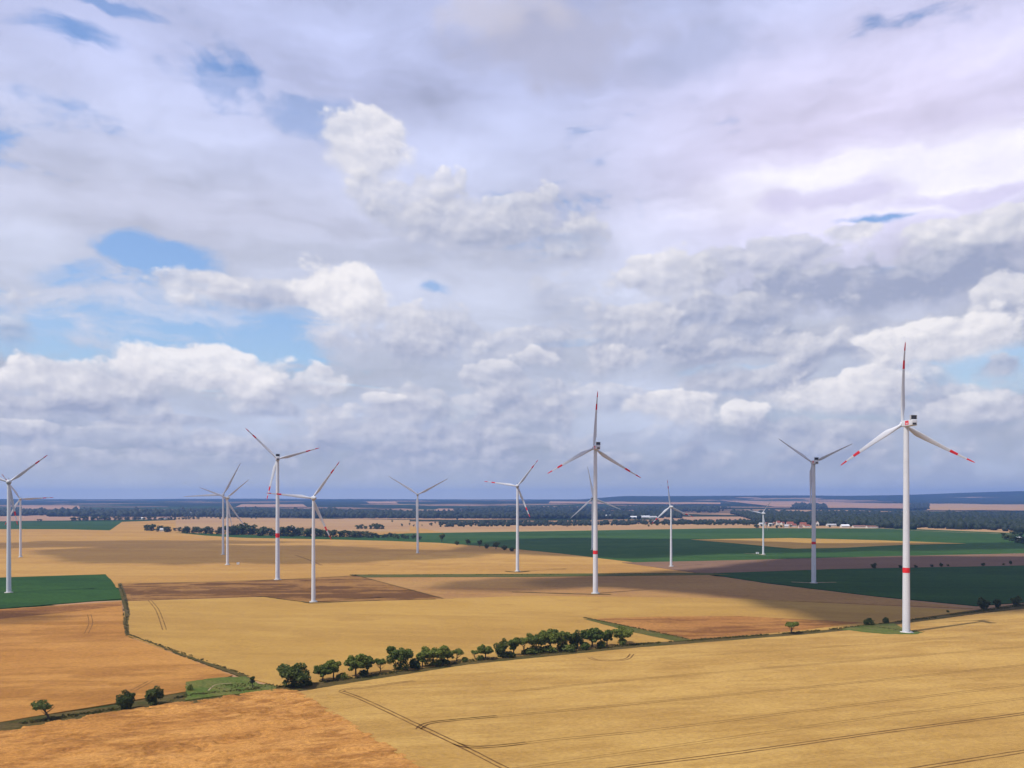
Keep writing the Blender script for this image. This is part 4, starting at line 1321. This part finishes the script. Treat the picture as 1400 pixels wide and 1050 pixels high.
for px, py, w, roof in [(1048, 718.2, 13, 'r'), (1059, 717.6, 12, 'b'), (1070, 717.4, 14, 'r'), (1075, 721.5, 12, 'g'), (1090, 717.2, 15, 'r'), (1094, 722.2, 11, 'b'), (1107, 718.0, 13, 'r'), (1124, 718.6, 14, 'r'), (1040, 718.6, 12, 'g')]:
    building('house', 'small village house crowded among the red roofs and trees', px, py, w, 9, 5.5, 4.5, rb_.uniform(-0.7, 0.7), M_wall_w if roof != 'b' else M_wall_p, {'r': M_roof_red, 'b': M_roof_brown, 'g': M_roof_grey}[roof], 'house', 'small village houses')
for i in range(34):
    far_tree(1032 + 100 * i / 33 + rb_.uniform(-3, 3), 717.5 + rb_.uniform(-1.5, 4.5), rb_.uniform(2.5, 5.0), 'tiny garden tree between the village houses', 'village garden trees', 700 + i, 1.2)
for lab, px, py, w, d, h, rh, rot, wall, roof in [
    ('long low grey-roofed barn right of the village', 1137, 719.5, 34, 14, 5, 3, 0.05, M_wall_w, M_roof_grey),
    ('bright white hall at the left of the farm sheds', 1155, 721.3, 26, 14, 6, 4, 0.1, M_wall_w, M_roof_white),
    ('long brown-roofed shed among the farm sheds', 1175, 721.5, 44, 14, 4.5, 3, 0.03, M_wall_w, M_roof_brown),
    ('second brown-roofed shed right of the long one', 1192, 722.0, 34, 14, 4.5, 3, 0.03, M_wall_w, M_roof_brown),
    ('bright white flat hall at the right end of the farm sheds', 1207.5, 721.3, 32, 14, 7, 2.5, 0.02, M_wall_w, M_roof_white),
    ('large white hall on the far plain right of the tall central turbine', 830, 707.8, 38, 26, 9, 5, 0.2, M_wall_w, M_roof_white),
    ('first white shed in the distant line of sheds', 868, 708.4, 44, 18, 6, 4, 0.1, M_wall_w, M_roof_white),
    ('second white shed in the distant line of sheds', 882, 708.2, 44, 18, 7, 4, 0.1, M_wall_w, M_roof_white),
    ('third white shed in the distant line of sheds', 893, 708.4, 34, 18, 6, 4, 0.1, M_wall_w, M_roof_grey),
    ('white shed close behind the far left tree row', 194, 710.5, 16, 12, 6, 4, 0.1, M_wall_w, M_roof_white),
    ('white farmhouse at the right end of the far left tree row', 224.5, 710, 20, 14, 6, 5, -0.1, M_wall_w, M_roof_brown),
    ('white house at the left end of the far hedgerow', 222, 726.5, 12, 9, 5, 4, 0.1, M_wall_w, M_roof_grey),
    ('white house inside the hedgerow right of the tall banded turbine', 405.5, 727, 13, 10, 6, 4, 0.3, M_wall_w, M_roof_white),
    ('pale house below the hedgerow right of the striped turbine', 436, 730.0, 15, 9, 4, 3, 0.1, M_wall_w, M_roof_grey),
    ('white house in the tree clump at the right edge', 1393, 739, 12, 9, 5, 3, 0.2, M_wall_w, M_roof_white),
]:
    building('farm_building', lab, px, py, w, d, h, rh, rot, wall, roof, 'building', 'farm buildings')
for px, py in [(122, 700.5), (131, 700.8), (250, 703), (262, 704), (506, 706), (512, 705.5), (540, 706), (600, 706), (705, 708), (715, 708), (1283, 713), (1298, 713.5), (930, 708), (805, 707), (1320, 714)]:
    building('far_house', 'tiny white house among the dark far woods', px, py, 16, 12, 9, 6, rb_.uniform(-0.5, 0.5), M_wall_w, M_roof_white, 'house', 'tiny far houses among the woods')

# ------------------------------------------------------------------ clouds overhead that shade parts of the fields (above the frame)
def cloud_mat(alpha):
    m, N, b, out = new_mat('cloud_vapour')
    b.inputs['Base Color'].default_value = (0.85, 0.86, 0.88, 1)
    b.inputs['Roughness'].default_value = 1.0
    b.inputs['Specular IOR Level'].default_value = 0.0
    tr = N.n.new('ShaderNodeBsdfTranslucent')
    tr.inputs['Color'].default_value = (0.85, 0.86, 0.88, 1)
    ms = N.n.new('ShaderNodeMixShader'); ms.inputs[0].default_value = 0.4
    N.l.new(b.outputs[0], ms.inputs[1]); N.l.new(tr.outputs[0], ms.inputs[2])
    tp = N.n.new('ShaderNodeBsdfTransparent')
    m2 = N.n.new('ShaderNodeMixShader')
    m2.inputs[0].default_value = alpha
    N.l.new(tp.outputs[0], m2.inputs[1]); N.l.new(ms.outputs[0], m2.inputs[2])
    N.l.new(m2.outputs[0], out.inputs['Surface'])
    return m


CLOUD_H = 2600.0
OFFX, OFFY = SUN.x / SUN.z * CLOUD_H, SUN.y / SUN.z * CLOUD_H


def cloud(label, pxpoly, alpha, seed, rough=0.5):
    """a lumpy flat-based cloud whose shadow falls on the given stretch of fields"""
    g = np.array([gp(x, y)[:2] for x, y in pxpoly])
    x0, y0 = g.min(0) - 60; x1, y1 = g.max(0) + 60
    n = 90
    X, Y = np.meshgrid(np.linspace(x0, x1, n), np.linspace(y0, y1, n))
    inside = np.zeros(X.shape, bool); dist = np.full(X.shape, 1e9)
    k = len(g)
    for i in range(k):
        ax, ay = g[i]; bx, by = g[(i + 1) % k]
        inside ^= ((ay > Y) != (by > Y)) & (X < (bx - ax) * (Y - ay) / (by - ay + 1e-9) + ax)
        L2 = (bx - ax) ** 2 + (by - ay) ** 2 + 1e-9
        t = np.clip(((X - ax) * (bx - ax) + (Y - ay) * (by - ay)) / L2, 0, 1)
        dist = np.minimum(dist, np.hypot(X - ax - t * (bx - ax), Y - ay - t * (by - ay)))
    sd = np.where(inside, dist, -dist) + (8.0 if alpha > 0.9 else 0.0)
    size = min(x1 - x0, y1 - y0)
    sd = sd + rough * 0.35 * size * (fbm(X / (size * 0.28), Y / (size * 0.28), seed, 4) - 0.5)
    th = np.clip(sd, 0, None)
    H = np.sqrt(th) * 6 * (0.6 + 0.8 * fbm(X / 60, Y / 60, seed + 5, 3))
    ok = sd > 0
    idx_ = np.arange(n * n).reshape(n, n)
    q = np.stack([idx_[:-1, :-1], idx_[:-1, 1:], idx_[1:, 1:], idx_[1:, :-1]], -1).reshape(-1, 4)
    q = q[ok.ravel()[q].any(1)]
    top = np.stack([X + OFFX, Y + OFFY, CLOUD_H + H], -1).reshape(-1, 3)
    bot = np.stack([X + OFFX, Y + OFFY, CLOUD_H - 2 - 0.2 * H], -1).reshape(-1, 3)
    V = np.concatenate([top, bot]); Q = np.concatenate([q, q[:, ::-1] + n * n])
    us = np.unique(Q); rm = -np.ones(len(V), int); rm[us] = np.arange(len(us))
    o = obj('cloud', mesh_np('cloud', V[us], rm[Q], [cloud_mat(alpha)], smooth=True))
    tag(o, label, 'cloud', 'clouds drifting above the fields', kind='stuff')


cloud('grey-bottomed cloud high above the right-hand fields', [(985, 819), (1080, 844), (1140, 855), (1195, 859), (1255, 849), (1330, 838), (1400, 830), (1500, 822), (1800, 800), (1800, 764), (1300, 762), (1100, 764), (1000, 776), (900, 780), (820, 787), (740, 797), (760, 803), (850, 805), (930, 812)], 0.97, 1, 0.30)
cloud('thin cloud high above the middle of the fields', [(560, 806), (700, 808), (790, 806), (800, 796), (880, 786), (760, 790), (620, 796)], 0.45, 2, 0.7)
cloud('thin long cloud high above the left plateau', [(60, 764), (180, 768), (430, 768), (640, 764), (700, 756), (560, 750), (380, 746), (180, 746), (90, 752)], 0.40, 3, 1.3)
cloud('broad cloud high above the large green field', [(640, 752), (860, 764), (1050, 757), (1500, 752), (1500, 742), (1100, 742), (800, 735), (680, 740)], 0.55, 4, 0.5)
cloud('small thin cloud high above the left edge field', [(-300, 868), (60, 852), (100, 846), (20, 838), (-300, 850)], 0.40, 5, 0.6)

cloud('wispy cloud high above the far left plateau', [(-100, 752), (100, 748), (330, 744), (430, 741), (300, 739), (60, 741), (-100, 744)], 0.38, 7, 1.2)

# ------------------------------------------------------------------ haze
hm = bpy.data.materials.new('air_haze')
hm.use_nodes = True
hm.node_tree.nodes.clear()
ho = hm.node_tree.nodes.new('ShaderNodeOutputMaterial')
pv = hm.node_tree.nodes.new('ShaderNodeVolumePrincipled')
pv.inputs['Color'].default_value = (0.23, 0.42, 0.92, 1)
pv.inputs['Density'].default_value = 5.6e-5
pv.inputs['Anisotropy'].default_value = 0.2
hm.node_tree.links.new(pv.outputs[0], ho.inputs['Volume'])
V, Fc = box(-14500, 14500, -3200, 17900, -30, 310)
hzo = obj('haze', mesh_np('haze', V, Fc, [hm]))
tag(hzo, 'thin blue summer haze over the plain', kind='stuff')
